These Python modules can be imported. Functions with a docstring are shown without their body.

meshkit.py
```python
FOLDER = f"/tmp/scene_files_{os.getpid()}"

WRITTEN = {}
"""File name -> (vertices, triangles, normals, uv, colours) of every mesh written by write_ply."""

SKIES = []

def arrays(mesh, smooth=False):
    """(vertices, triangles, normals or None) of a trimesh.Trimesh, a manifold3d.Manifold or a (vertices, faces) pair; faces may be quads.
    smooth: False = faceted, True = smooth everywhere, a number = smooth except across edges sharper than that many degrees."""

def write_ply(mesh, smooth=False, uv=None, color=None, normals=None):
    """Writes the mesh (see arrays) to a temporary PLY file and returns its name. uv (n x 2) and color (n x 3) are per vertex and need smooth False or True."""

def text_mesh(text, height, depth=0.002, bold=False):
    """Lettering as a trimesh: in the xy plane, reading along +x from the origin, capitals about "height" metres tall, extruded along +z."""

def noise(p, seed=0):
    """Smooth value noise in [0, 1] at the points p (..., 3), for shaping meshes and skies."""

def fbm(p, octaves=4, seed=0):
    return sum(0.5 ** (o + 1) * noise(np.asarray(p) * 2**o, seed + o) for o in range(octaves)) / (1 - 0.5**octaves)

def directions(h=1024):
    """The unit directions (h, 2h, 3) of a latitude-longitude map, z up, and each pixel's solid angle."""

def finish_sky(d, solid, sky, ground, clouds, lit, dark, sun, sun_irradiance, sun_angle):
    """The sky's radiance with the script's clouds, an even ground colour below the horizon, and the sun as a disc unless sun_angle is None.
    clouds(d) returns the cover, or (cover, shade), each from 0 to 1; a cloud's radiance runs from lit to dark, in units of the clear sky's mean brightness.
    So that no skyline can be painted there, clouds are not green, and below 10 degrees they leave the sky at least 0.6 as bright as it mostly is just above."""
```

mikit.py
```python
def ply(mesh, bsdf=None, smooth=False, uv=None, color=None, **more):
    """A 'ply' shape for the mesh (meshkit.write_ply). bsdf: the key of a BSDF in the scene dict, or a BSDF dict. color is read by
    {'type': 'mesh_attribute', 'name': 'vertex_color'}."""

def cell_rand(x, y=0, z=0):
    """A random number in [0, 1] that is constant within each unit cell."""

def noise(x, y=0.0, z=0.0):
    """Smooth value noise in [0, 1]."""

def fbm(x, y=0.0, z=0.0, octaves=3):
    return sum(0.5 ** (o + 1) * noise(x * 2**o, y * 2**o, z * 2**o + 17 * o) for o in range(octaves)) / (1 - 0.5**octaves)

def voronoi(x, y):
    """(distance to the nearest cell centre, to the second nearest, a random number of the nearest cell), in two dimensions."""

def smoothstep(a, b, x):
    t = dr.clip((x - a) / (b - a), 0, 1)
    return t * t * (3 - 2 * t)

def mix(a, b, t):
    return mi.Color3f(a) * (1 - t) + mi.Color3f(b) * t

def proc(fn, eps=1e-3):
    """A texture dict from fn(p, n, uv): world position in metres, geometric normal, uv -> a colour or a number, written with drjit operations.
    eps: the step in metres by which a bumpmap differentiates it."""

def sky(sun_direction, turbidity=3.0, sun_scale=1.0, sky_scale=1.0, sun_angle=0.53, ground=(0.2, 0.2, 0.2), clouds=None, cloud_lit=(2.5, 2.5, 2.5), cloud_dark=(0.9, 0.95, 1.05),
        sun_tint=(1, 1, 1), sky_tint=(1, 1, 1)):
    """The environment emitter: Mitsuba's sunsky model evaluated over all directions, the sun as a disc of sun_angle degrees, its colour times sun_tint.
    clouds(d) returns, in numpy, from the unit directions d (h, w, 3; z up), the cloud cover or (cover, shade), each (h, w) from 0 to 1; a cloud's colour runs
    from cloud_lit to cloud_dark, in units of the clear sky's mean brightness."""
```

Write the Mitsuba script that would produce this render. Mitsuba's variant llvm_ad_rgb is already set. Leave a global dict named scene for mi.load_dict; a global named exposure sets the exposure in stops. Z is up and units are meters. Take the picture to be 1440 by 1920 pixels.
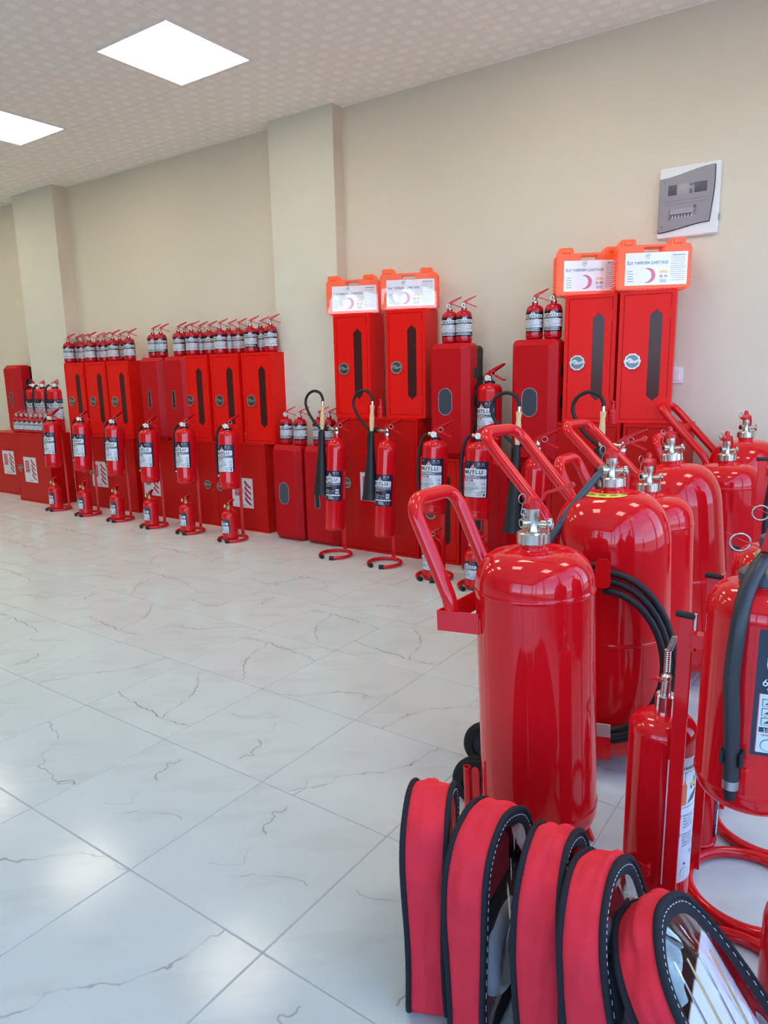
import math, random
import numpy as np
import trimesh
import shapely.geometry as sg
from shapely import affinity
import drjit as dr
import mitsuba as mi
import mikit, meshkit
from mikit import noise, fbm, smoothstep, mix, proc, cell_rand

random.seed(7)
T4 = mi.ScalarTransform4f
scene, labels = {}, {}

# ------------------------------------------------------------------ camera, sky, lights, exposure
CAM_Z = 1.1195
CAM = np.array([0, 0, CAM_Z])
FPX = 1321.4
R_CAM = np.array([[0.82257, 0.56831, -0.0201], [-0.09365, 0.17024, 0.98094], [0.5609 * -1, 0.80501, -0.19326]])   # right, up, forward
scene['camera'] = {
    'type': 'perspective', 'fov': float(2 * math.degrees(math.atan(720 / FPX))), 'fov_axis': 'x', 'near_clip': 0.02, 'far_clip': 200.0,
    'to_world': T4().look_at(origin=CAM.tolist(), target=(CAM + R_CAM[2]).tolist(), up=R_CAM[1].tolist())}


def cloud_cover(d):
    c = meshkit.fbm(d * np.array([3.0, 3.0, 6.0]) + 11.0, 4)
    return np.clip((c - 0.50) * 4, 0, 1) * .8


scene['sky'] = mikit.sky([-0.35, 0.75, 0.62], turbidity=3.0, sky_scale=2.7, sun_scale=1.0, sky_tint=(.85, 1.0, 1.17), ground=(0.30, 0.30, 0.30), clouds=cloud_cover,
                         cloud_lit=(1.35, 1.45, 1.65), cloud_dark=(1.0, 1.08, 1.2))
LAMP = 1.2           # radiance of the ceiling panels
exposure = 3.1


def ray(px, py):
    return R_CAM.T @ np.array([(px - 720) / FPX, -(py - 960) / FPX, 1.0])


def on_plane(px, py, y):
    """The point of the plane at depth y (parallel to the back wall) seen at a pixel of the photograph."""
    d = ray(px, py)
    return CAM + d * (y / d[1])


# ------------------------------------------------------------------ mesh helpers
def cat(ms):
    return trimesh.util.concatenate([m for m in ms if m is not None])


def mesh(v, f):
    return trimesh.Trimesh(np.asarray(v, float), np.asarray(f, int), process=False)


def box(x0, x1, y0, y1, z0, z1):
    m = trimesh.creation.box((x1 - x0, y1 - y0, z1 - z0))
    m.apply_translation(((x0 + x1) / 2, (y0 + y1) / 2, (z0 + z1) / 2))
    return m


def cbox(x0, x1, y0, y1, z0, z1, c=0.003):
    """A box with chamfered edges."""
    p = []
    for x, sx in ((x0, 1), (x1, -1)):
        for y, sy in ((y0, 1), (y1, -1)):
            for z, sz in ((z0, 1), (z1, -1)):
                p += [(x + sx * c, y + sy * c, z), (x + sx * c, y, z + sz * c), (x, y + sy * c, z + sz * c)]
    return trimesh.convex.convex_hull(np.array(p))


def lathe(prof, n=32, a0=0.0, a1=2 * math.pi):
    """Revolves (r, z) points about z."""
    prof = np.array(prof, float)
    k = len(prof)
    closed = abs(a1 - a0 - 2 * math.pi) < 1e-6
    m = n if closed else n + 1
    ang = a0 + (a1 - a0) * np.arange(m) / n
    v = np.stack([np.outer(np.cos(ang), prof[:, 0]), np.outer(np.sin(ang), prof[:, 0]), np.tile(prof[:, 1], (m, 1))], -1).reshape(-1, 3)
    f = []
    for i in range(n):
        a, b = i * k, ((i + 1) % m) * k
        for j in range(k - 1):
            if prof[j, 0] > 1e-9 or prof[j + 1, 0] > 1e-9:
                if prof[j, 0] > 1e-9:
                    f.append((a + j, b + j, b + j + 1) if prof[j + 1, 0] > 1e-9 else (a + j, b + j, a + j + 1))
                if prof[j + 1, 0] > 1e-9:
                    f.append((a + j, b + j + 1, a + j + 1))
    return mesh(v, f)


def arc2(cx, cz, r, d0, d1, n=6):
    return [(cx + r * math.cos(math.radians(d0 + (d1 - d0) * i / n)), cz + r * math.sin(math.radians(d0 + (d1 - d0) * i / n))) for i in range(n + 1)]


def smooth_path(pts, n=24, closed=False):
    """Catmull-Rom through the points."""
    p = np.array(pts, float)
    if not closed:
        p = np.vstack([2 * p[0] - p[1], p, 2 * p[-1] - p[-2]])
    else:
        p = np.vstack([p[-1], p, p[0], p[1]])
    out = []
    segs = len(p) - 3
    per = max(2, n // segs)
    for i in range(segs):
        a, b, c, d = p[i:i + 4]
        for t in np.arange(per) / per:
            out.append(0.5 * ((2 * b) + (c - a) * t + (2 * a - 5 * b + 4 * c - d) * t * t + (3 * b - a - 3 * c + d) * t ** 3))
    if not closed:
        out.append(p[-2])
    return np.array(out)


def fillet(pts, r, n=6):
    """A polyline with its corners rounded."""
    p = [np.array(q, float) for q in pts]
    out = [p[0]]
    for a, b, c in zip(p, p[1:], p[2:]):
        u, w = (a - b), (c - b)
        k = min(r, np.linalg.norm(u) * .49, np.linalg.norm(w) * .49)
        s, e = b + u / np.linalg.norm(u) * k, b + w / np.linalg.norm(w) * k
        for t in np.linspace(0, 1, n + 1):
            out.append((1 - t) ** 2 * s + 2 * t * (1 - t) * b + t * t * e)
    out.append(p[-1])
    return np.array(out)


def tube(pts, r, n=12, closed=False, caps=True):
    p = np.array(pts, float)
    k = len(p)
    r = np.broadcast_to(np.asarray(r, float), (k,))
    t = (np.roll(p, -1, 0) - np.roll(p, 1, 0)) if closed else np.gradient(p, axis=0)
    t /= np.linalg.norm(t, axis=1, keepdims=True)
    a = np.cross(t[0], [0, 0, 1.0] if abs(t[0][2]) < .9 else [1.0, 0, 0])
    fr = []
    for i in range(k):
        a = a - t[i] * (a @ t[i])
        a /= np.linalg.norm(a)
        fr.append(a)
    fr = np.array(fr)
    b = np.cross(t, fr)
    ang = np.arange(n) * 2 * math.pi / n
    v = (p[:, None] + r[:, None, None] * (np.cos(ang)[None, :, None] * fr[:, None] + np.sin(ang)[None, :, None] * b[:, None])).reshape(-1, 3)
    f = []
    for i in range(k if closed else k - 1):
        i2 = (i + 1) % k
        off = 0
        if closed and i2 == 0:
            d = [np.linalg.norm(v[i * n] - v[j]) for j in range(n)]
            off = int(np.argmin(d))
        for j in range(n):
            j2 = (j + 1) % n
            A, B, C, D = i * n + j, i * n + j2, i2 * n + (j + off) % n, i2 * n + (j2 + off) % n
            f += [(A, B, D), (A, D, C)]
    if caps and not closed:
        v = np.vstack([v, p[:1], p[-1:]])
        for j in range(n):
            f += [(k * n, (j + 1) % n, j), (k * n + 1, (k - 1) * n + j, (k - 1) * n + (j + 1) % n)]
    return mesh(v, f)


def extr(poly, y0, y1):
    """A polygon of the xz plane extruded from y0 to y1."""
    out = []
    for g in getattr(poly, 'geoms', [poly]):
        m = trimesh.creation.extrude_polygon(g, y1 - y0, engine='earcut')
        v = m.vertices
        m = mesh(np.stack([v[:, 0], y1 - v[:, 2], v[:, 1]], 1), m.faces)
        out.append(m)
    return cat(out)


def extr_z(poly, z0, z1):
    out = []
    for g in getattr(poly, 'geoms', [poly]):
        m = trimesh.creation.extrude_polygon(g, z1 - z0, engine='earcut')
        m.apply_translation((0, 0, z0))
        out.append(m)
    return cat(out)


def rrect(x0, x1, z0, z1, r, q=5):
    return sg.box(x0 + r, z0 + r, x1 - r, z1 - r).buffer(r, quad_segs=q)


def flatbar(pts, w, t):
    """A flat bar along a polyline of the xz plane: width w across y, thickness t."""
    ln = sg.LineString(pts).buffer(t / 2, cap_style='flat', join_style='round', quad_segs=3)
    return extr(ln, -w / 2, w / 2)


def hull(points):
    return trimesh.convex.convex_hull(np.array(points))


def rot(m, axis, deg, about=(0, 0, 0)):
    m = m.copy()
    m.apply_transform(trimesh.transformations.rotation_matrix(math.radians(deg), axis, about))
    return m


def mv(m, x=0, y=0, z=0):
    m = m.copy()
    m.apply_translation((x, y, z))
    return m


class Print:
    """Flat print: coloured polygons in a plane (x right, z up), laid on a sheet or round a cylinder."""

    def __init__(self):
        self.items = []

    def poly(self, g, col, layer=1):
        self.items.append((g, col, layer))

    def rect(self, x0, x1, z0, z1, col, layer=1):
        self.items.append((sg.box(min(x0, x1), min(z0, z1), max(x0, x1), max(z0, z1)), col, layer))

    def text(self, s, x, z, h, col, layer=2, bold=True, center=False, width=None):
        self.items.append(('text', s, x, z, h, col, layer, bold, center, width))

    def lines(self, x0, x1, z1, z0, n, col, layer=2, seed=1, fill=.45):
        """n lines of print too small to read."""
        rng = random.Random(seed)
        dz = (z1 - z0) / n
        for i in range(n):
            xe = x0 + (x1 - x0) * rng.uniform(.55, 1)
            self.rect(x0, xe, z1 - (i + fill) * dz, z1 - i * dz, col, layer)

    def build(self, R=None, step=0.0008, strip=0.006):
        V, F, C, at = [], [], [], 0
        for it in self.items:
            if it[0] == 'text':
                _, s, x, z, h, col, layer, bold, center, width = it
                m = text_cached(s, h, bold)
                v, f = m.vertices.copy(), m.faces
                w = v[:, 0].max() - v[:, 0].min()
                v[:, 0] -= v[:, 0].min()
                if width:
                    v[:, 0] *= width / w
                    w = width
                v2 = np.stack([v[:, 0] + x - (w / 2 if center else 0), v[:, 1] + z], 1)
            else:
                g, col, layer = it
                vs, fs, o = [], [], 0
                for q in getattr(g, 'geoms', [g]):
                    parts = [q]
                    x0, z0, x1, z1 = q.bounds
                    if R and x1 - x0 > strip * 1.5:
                        k = int(math.ceil((x1 - x0) / strip))
                        parts = [q.intersection(sg.box(x0 + (x1 - x0) * i / k, z0 - 1, x0 + (x1 - x0) * (i + 1) / k, z1 + 1)) for i in range(k)]
                    for pt in parts:
                        for qq in getattr(pt, 'geoms', [pt]):
                            if qq.is_empty or qq.geom_type != 'Polygon':
                                continue
                            a, b = trimesh.creation.triangulate_polygon(qq, engine='earcut')
                            vs.append(a)
                            fs.append(np.array(b) + o)
                            o += len(a)
                if not vs:
                    continue
                v2, f = np.vstack(vs), np.vstack(fs)
            e = step * layer
            if R:
                th = v2[:, 0] / R
                v3 = np.stack([(R + e) * np.sin(th), -(R + e) * np.cos(th), v2[:, 1]], 1)
            else:
                v3 = np.stack([v2[:, 0], np.full(len(v2), -e), v2[:, 1]], 1)
            V.append(v3)
            F.append(f + at)
            C.append(np.tile(np.array(col, float), (len(v3), 1)))
            at += len(v3)
        m = mesh(np.vstack(V), np.vstack(F))
        n = m.face_normals
        c = m.triangles_center
        out = c * np.array([1, 1, 0]) if R else np.tile([0, -1.0, 0], (len(c), 1))
        flip = (n * out).sum(1) < 0
        f = m.faces.copy()
        f[flip] = f[flip][:, ::-1]
        return mesh(m.vertices, f), np.vstack(C)


_text = {}


def text_cached(s, h, bold):
    if (s, bold) not in _text:
        m = meshkit.text_mesh(s, 1.0, 0.01, bold)
        top = m.face_normals[:, 2] > .5
        v, f = m.vertices, m.faces[top]
        u, inv = np.unique(f, return_inverse=True)
        _text[(s, bold)] = mesh(v[u], inv.reshape(f.shape))
    m = _text[(s, bold)].copy()
    m.vertices *= h
    return m


def srgb(r, g, b):
    return tuple(((c / 255) / 12.92 if c <= 10 else (((c / 255) + .055) / 1.055) ** 2.4) for c in (r, g, b))


# ------------------------------------------------------------------ naming
used = {}


def numbered(name):
    n = used.get(name, -1) + 1
    used[name] = n
    return name if n == 0 else f'{name}_{n:03d}'


def P(m, bsdf, smooth=30, color=None, **kw):
    """A ply dict (shared by the copies)."""
    if color is not None:
        return mikit.ply(m, bsdf, False, color=color, **kw)
    return mikit.ply(m, bsdf, smooth, **kw)


def thing(name, parts, label, category, to_world=None, group=None, part_labels=None, kind=None):
    """parts: list of (suffix or '', ply dict[, local transform]). One entry per part under the thing's own key."""
    key = numbered(name)
    seen = {}
    for it in parts:
        suf, d = it[0], it[1]
        loc = it[2] if len(it) > 2 else None
        if suf == '':
            k = key
        else:
            n = seen.get(suf, -1) + 1
            seen[suf] = n
            k = f'{key}__{suf}' if n == 0 else f'{key}__{suf}_{n:03d}'
        d = dict(d)
        m = to_world if loc is None else (to_world @ loc if to_world is not None else loc)
        if m is not None:
            d['to_world'] = m
        scene[k] = d
        if part_labels and suf in part_labels:
            labels[k] = {'label': part_labels[suf]}
    labels[key] = {'label': label}
    if category:
        labels[key]['category'] = category
    if group:
        labels[key]['group'] = group
    if kind:
        labels[key]['kind'] = kind
    return key


def place(x, y, z=0.0, rz=0.0, tilt=None):
    """Stand a thing at (x, y, z), turned rz degrees; tilt = (axis, degrees) about its foot, applied in world axes."""
    t = T4().translate([float(x), float(y), float(z)])
    if tilt:
        t = t @ T4().rotate(list(tilt[0]), float(tilt[1]))
    return t @ T4().rotate([0, 0, 1], float(rz))


# ------------------------------------------------------------------ materials
def two(d):
    return {'type': 'twosided', 'bsdf': d}


def mat(name, rgb, rough=.4, spec=.5, metal=0.0, coat=0.0, coat_gloss=.95, sheen=0.0):
    d = {'type': 'principled', 'base_color': rgb if isinstance(rgb, dict) else {'type': 'rgb', 'value': list(rgb)}, 'roughness': rough, 'metallic': metal, 'specular': spec}
    if coat:
        d['clearcoat'] = coat
        d['clearcoat_gloss'] = coat_gloss
    if sheen:
        d['sheen'] = sheen
    scene[name] = two(d)
    return name


mat('m_red_gloss', (.60, .005, .010), .07, .5)           # enamelled cylinders
mat('m_red_small', (.42, .003, .014), .12, .45)
mat('m_red_tube', (.64, .007, .012), .10, .5)
mat('m_red_cabinet', (.74, .006, .003), .36, .22)
mat('m_red_door', (.50, .004, .003), .36, .22)
mat('m_red_low', (.56, .004, .003), .36, .22)
mat('m_red_plastic', (.47, .004, .008), .38, .18)
mat('m_red_lever', (.55, .006, .012), .25, .5)
mat('m_black_plastic', (.012, .012, .014), .45, .4)
mat('m_rubber', (.014, .014, .016), .5, .35)
mat('m_tyre', (.012, .011, .010), .7, .3)
mat('m_hose_dark', (.018, .022, .028), .42, .5)
mat('m_hose_grey', (.045, .06, .08), .4, .5)
mat('m_window', (.055, .014, .014), .14, .22)
mat('m_slot', (.012, .012, .014), .3, .5)
mat('m_oval', (.05, .055, .075), .2, .5)
mat('m_chrome', (.75, .75, .76), .12, metal=1.0)
mat('m_latch', (.50, .49, .46), .34, metal=1.0)
mat('m_latch_face', (.16, .16, .165), .3, metal=1.0)
mat('m_nickel', (.62, .60, .53), .24, metal=1.0)
mat('m_brass', (.70, .52, .24), .3, metal=1.0)
mat('m_steel', (.45, .43, .42), .3, metal=1.0)
mat('m_dial', (.75, .75, .72), .35)
mat('m_wood', (.66, .46, .24), .5)
mat('m_orange', (1.0, .125, .018), .25, .4)
mat('m_orange_dark', (.95, .085, .012), .3, .4)
mat('m_white_plastic', (.74, .76, .79), .35, .5)
mat('m_grey_plastic', (.27, .255, .29), .3, .5)
mat('m_dark_hole', (.02, .02, .035), .5)
mat('m_black_fabric', (.012, .013, .018), .85, .3, sheen=.3)
mat('m_thread', (.6, .6, .58), .8, .2)
mat('m_white_card', (.72, .74, .80), .5, .4)
mat('m_dark_kit', (.02, .02, .03), .5, .4)
mat('m_red_kit', (.45, .02, .05), .6, .4)
mat('m_tape', (.40, .33, .30), .35, .4)
mat('m_alu', (.5, .5, .52), .4, metal=1.0)
scene['m_pvc'] = {'type': 'thindielectric', 'int_ior': 1.5}
scene['m_print'] = two({'type': 'principled', 'base_color': {'type': 'mesh_attribute', 'name': 'vertex_color'}, 'roughness': .28, 'specular': .5})
scene['m_print_gloss'] = two({'type': 'principled', 'base_color': {'type': 'mesh_attribute', 'name': 'vertex_color'}, 'roughness': .14, 'specular': .6, 'clearcoat': .8, 'clearcoat_gloss': .97})


def fabric_fn(p, n, uv):
    w = noise(p.x * 900, p.y * 900, p.z * 900)
    return mix((.54, .015, .030), (.74, .034, .055), .35 + .5 * w * fbm(p.x * 30, p.y * 30, p.z * 30) * 1.4)


mat('m_red_fabric', proc(fabric_fn), .85, .25, sheen=.5)

# floor grid: taken from the joints in the photograph
TILE = 0.4288
FLOOR_ROT = -0.010
FU, FV = -1.3347, 0.8284


def tile_xy(i, j):
    """Corner of the floor grid: i along the wall, j towards it."""
    x, y = FU + i * TILE, FV + j * TILE
    c, s = math.cos(FLOOR_ROT), math.sin(FLOOR_ROT)
    return x * c - y * s, x * s + y * c


# the tiles come in a few prints, each laid either way round: vein lines in tile coordinates, with their strength
VEINS = [
    [([(.0, .33), (.11, .27), (.34, .24), (.55, .24), (.72, .19), (.96, .25)], 1.0), ([(.70, .23), (.64, .41), (.57, .65), (.45, .76), (.32, .88), (.28, .96)], .9)],
    [([(.28, .02), (.36, .22), (.42, .36), (.60, .53), (.71, .70), (.73, .91), (.77, 1.0)], .75), ([(.22, .03), (.30, .10), (.25, .16)], .9)],
    [([(.01, .68), (.31, .58), (.44, .41), (.57, .30), (.88, .23), (.97, .31)], .6), ([(.86, .24), (.93, .33), (.99, .30)], 1.0)],
    [([(.0, .0), (.16, .02), (.33, .05), (.44, .16), (.59, .32), (.76, .37), (1.0, .39)], .75), ([(.80, .38), (.88, .30)], .5)],
    [([(.33, .87), (.31, .80), (.33, .69), (.39, .63)], .7), ([(.44, .48), (.47, .36), (.34, .28)], .35), ([(.55, .30), (.68, .40), (.90, .46)], .45)]]
LAID = {(-2, 1): (0, 0), (-2, 2): (0, 1), (-3, 1): (1, 0), (0, 1): (1, 0), (-2, 0): (2, 0), (-1, 0): (4, 0), (0, 0): (4, 0), (-1, 2): (3, 0), (-1, 1): (4, 1), (0, 2): (1, 1), (-4, 2): (0, 0), (-1, 3): (0, 0), (-3, 2): (3, 1), (-1, -1): (3, 1), (-2, -1): (4, 0), (0, -1): (1, 0), (-3, 0): (4, 1), (1, 1): (1, 1)}


def marble(p, n, uv):
    c, s = math.cos(FLOOR_ROT), math.sin(FLOOR_ROT)
    x, y = (p.x * c + p.y * s - FU) / TILE, (-p.x * s + p.y * c - FV) / TILE
    ix, iy = dr.floor(x), dr.floor(y)
    fx, fy = x - ix, y - iy
    which = dr.floor(cell_rand(ix, iy, 5) * 4.999)
    turn = cell_rand(ix, iy, 6) > .5
    for (i, j), (v, t) in LAID.items():
        here = (dr.abs(ix - i) < .5) & (dr.abs(iy - j) < .5)
        which = dr.select(here, float(v), which)
        turn = dr.select(here, mi.Bool(bool(t)), turn)
    fx = dr.select(turn, 1 - fx, fx)
    fy = dr.select(turn, 1 - fy, fy)
    qx, qy = fx + which * 3.7, fy + which * 1.3
    jx = fx + (fbm(qx * 13, qy * 13, 1.0, octaves=3) - .5) * .075
    jy = fy + (fbm(qx * 13, qy * 13, 8.0, octaves=3) - .5) * .075
    line, soft = mi.Float(0), mi.Float(0)
    for v, strokes in enumerate(VEINS):
        l_, s_ = mi.Float(0), mi.Float(0)
        for pts, k in strokes:
            d = mi.Float(9)
            for (ax, ay), (bx, by) in zip(pts, pts[1:]):
                ux, uy = bx - ax, by - ay
                t = dr.clip(((jx - ax) * ux + (jy - ay) * uy) / (ux * ux + uy * uy), 0, 1)
                d = dr.minimum(d, dr.square(jx - ax - ux * t) + dr.square(jy - ay - uy * t))
            d = dr.sqrt(d)
            l_ = dr.maximum(l_, (1 - smoothstep(.001, .0085, d)) * k)
            s_ = dr.maximum(s_, (1 - smoothstep(.0, .085, d)) * k)
        here = dr.abs(which - v) < .5
        line = dr.select(here, l_, line)
        soft = dr.select(here, s_, soft)
    line *= .35 + .65 * smoothstep(.30, .60, noise(qx * 9, qy * 9, 2.0))
    streak = smoothstep(.56, .80, fbm(qx * 2.2 + qy * 2.0, qy * 7 - qx * 6, 15.0, octaves=3)) * .22
    base = mix((.545, .635, .635), (.49, .57, .57), fbm(qx * 2.5, qy * 2.5, 21.0) * .9)
    base = mix(base, (.42, .45, .44), dr.clip(soft * .30 * noise(qx * 6, qy * 6, 4.0) + streak, 0, .5))
    return mix(base, (.13, .14, .135), dr.clip(line * .72, 0, .75))


mat('m_marble', proc(marble), .15, .30)
mat('m_grout', (.42, .42, .41), .8, .2)


def paint(p, n, uv):
    a = fbm(p.x * 1.1, p.y * 1.1, p.z * 1.1)
    b = fbm(p.x * 14, p.y * 14, p.z * 14)
    return mix((.64, .585, .47), (.69, .635, .525), a * .7 + b * .3)


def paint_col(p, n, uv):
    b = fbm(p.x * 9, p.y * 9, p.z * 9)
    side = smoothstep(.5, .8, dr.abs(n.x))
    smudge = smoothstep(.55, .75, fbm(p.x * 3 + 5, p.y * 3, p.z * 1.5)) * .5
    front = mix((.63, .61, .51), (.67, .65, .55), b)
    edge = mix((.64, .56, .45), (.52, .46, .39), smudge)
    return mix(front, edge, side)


mat('m_wall', proc(paint), .7, .3)
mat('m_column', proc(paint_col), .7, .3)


ZC = 2.7535                     # ceiling height
CELL = 0.5733                   # ceiling grid
CU, CV = -3.443, 4.1535


def ceil_fn(p, n, uv):
    x, y = (p.x - CU) / CELL * 8, (CV - p.y) / CELL * 8
    k = dr.floor(x) + dr.floor(y)
    odd = k - 2 * dr.floor(k * .5)
    fx, fy = x - dr.floor(x) - .5, y - dr.floor(y) - .5
    r = dr.sqrt(fx * fx + fy * fy)
    spot = 1 - smoothstep(.30, .48, r)
    t = spot * (.35 + .65 * odd)
    return mix((.80, .775, .71), (.875, .85, .785), t)


mat('m_ceiling', proc(ceil_fn), .6, .3)
mat('m_grid', (.83, .805, .745), .5, .4)

# ------------------------------------------------------------------ the room
WALL_Y = 3.822
X0, X1, Y0 = -10.5, 0.95, -3.2


def struct(key, m, bsdf, smooth=False, label=None):
    scene[key] = P(m, bsdf, smooth)
    labels[key] = {'kind': 'structure'}
    if label:
        labels[key]['label'] = label


struct('wall_back', box(X0 - .15, X1 + .15, WALL_Y, WALL_Y + .15, -.02, 3.0), 'm_wall', label='long beige painted wall behind the stacked red cabinets')
struct('wall_left', box(X0 - .15, X0, Y0, WALL_Y, -.02, 3.0), 'm_wall', label='beige end wall of the shop')
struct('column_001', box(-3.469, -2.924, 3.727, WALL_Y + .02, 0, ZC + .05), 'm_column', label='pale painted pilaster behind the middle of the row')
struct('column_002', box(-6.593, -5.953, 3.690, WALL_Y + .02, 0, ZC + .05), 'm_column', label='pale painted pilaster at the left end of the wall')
# shop front: tall glazing on the street side (behind the camera) and on the right-hand end
SILL, HEAD = 0.40, 2.38


def glazed(axis, at, a0, a1, n, key, label, pier=.04, full=None):
    """A glazed wall: sill, head and mullions; the openings let the daylight in."""
    ms = []

    def seg(p, q, z0, z1, d=.06):
        return box(p, q, at - d, at + d, z0, z1) if axis == 'y' else box(at - d, at + d, p, q, z0, z1)
    ms.append(seg(a0, a1, -.02, SILL, .08))
    ms.append(seg(a0, a1, HEAD, 3.0, .08))
    for i in range(n + 1):
        c = a0 + (a1 - a0) * i / n
        ms.append(seg(c - pier, c + pier, SILL, HEAD))
    if full:
        ms.append(seg(full[0], full[1], SILL, HEAD))
    struct(key, cat(ms), 'm_alu', label=label)


glazed('y', Y0, X0, X1, 7, 'window_1', 'aluminium shop front facing the street', .10, (X0, -2.55))
glazed('x', X1, Y0, WALL_Y, 5, 'window_2', 'aluminium shop front at the right end', .04, (WALL_Y - .55, WALL_Y))

# floor: slab with grout, every tile its own piece
struct('floor', box(X0 - .1, X1 + .1, Y0 - .1, WALL_Y + .1, -.06, -.0015), 'm_grout', label='shop floor of polished white marbled tiles')
g = .0017
tile_ply = P(cbox(g, TILE - g, g, TILE - g, -.012, 0, .0012), 'm_marble', False)
k = 0
for j in range(-2, 7):
    for i in range(-20, 6):
        x, y = tile_xy(i, j)
        if x < X0 or x > X1 - .1:
            continue
        scene['floor__tile' if k == 0 else f'floor__tile_{k:03d}'] = {**tile_ply, 'to_world': T4().translate([x, y, 0]).rotate([0, 0, 1], math.degrees(FLOOR_ROT))}
        k += 1
rest = []
for j in range(-9, -2):
    for i in range(-20, 6):
        x, y = tile_xy(i, j)
        if X0 < x < X1 - .1 and y > Y0 + .1:
            m = rot(box(g, TILE - g, g, TILE - g, -.012, 0), (0, 0, 1), math.degrees(FLOOR_ROT))
            rest.append(mv(m, x, y, 0))
scene['floor__tile_field'] = P(cat(rest), 'm_marble', False)
labels['floor__tile_field'] = {'kind': 'stuff', 'label': 'further marbled tiles of the same floor'}

# ceiling: panels in a T-bar grid, light panels in some cells
struct('ceiling', box(X0 - .1, X1 + .1, Y0 - .1, WALL_Y + .1, ZC + .02, ZC + .12), 'm_grid', label='suspended ceiling of patterned square panels in a T-bar grid')
gc = .0075
LAMPS = [(kk, nn) for nn in (2, 5) for kk in (-9, -6, -3, 0, 3, 6)]
panel = P(cbox(gc, CELL - gc, gc, CELL - gc, 0, .012, .003), 'm_ceiling', False)
edge_w = None
k = 0
for nn in range(0, 13):
    y1 = CV - nn * CELL
    y0 = y1 - CELL
    for kk in range(-12, 8):
        x = CU + kk * CELL
        if x + CELL < X0 + .3 or x > X1 or y1 < Y0:
            continue
        if (kk, nn) in LAMPS:
            continue
        if nn == 0:                       # cut panels along the wall
            if edge_w is None:
                edge_w = P(cbox(gc, CELL - gc, gc, WALL_Y - y0 - .004, 0, .012, .003), 'm_ceiling', False)
            d = edge_w
        else:
            d = panel
        scene['ceiling__panel' if k == 0 else f'ceiling__panel_{k:03d}'] = {**d, 'to_world': T4().translate([x, y0, ZC])}
        k += 1
k = 0
bar_x = P(box(X0, X1, -.012, .012, 0, .014), 'm_grid', False)
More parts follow.
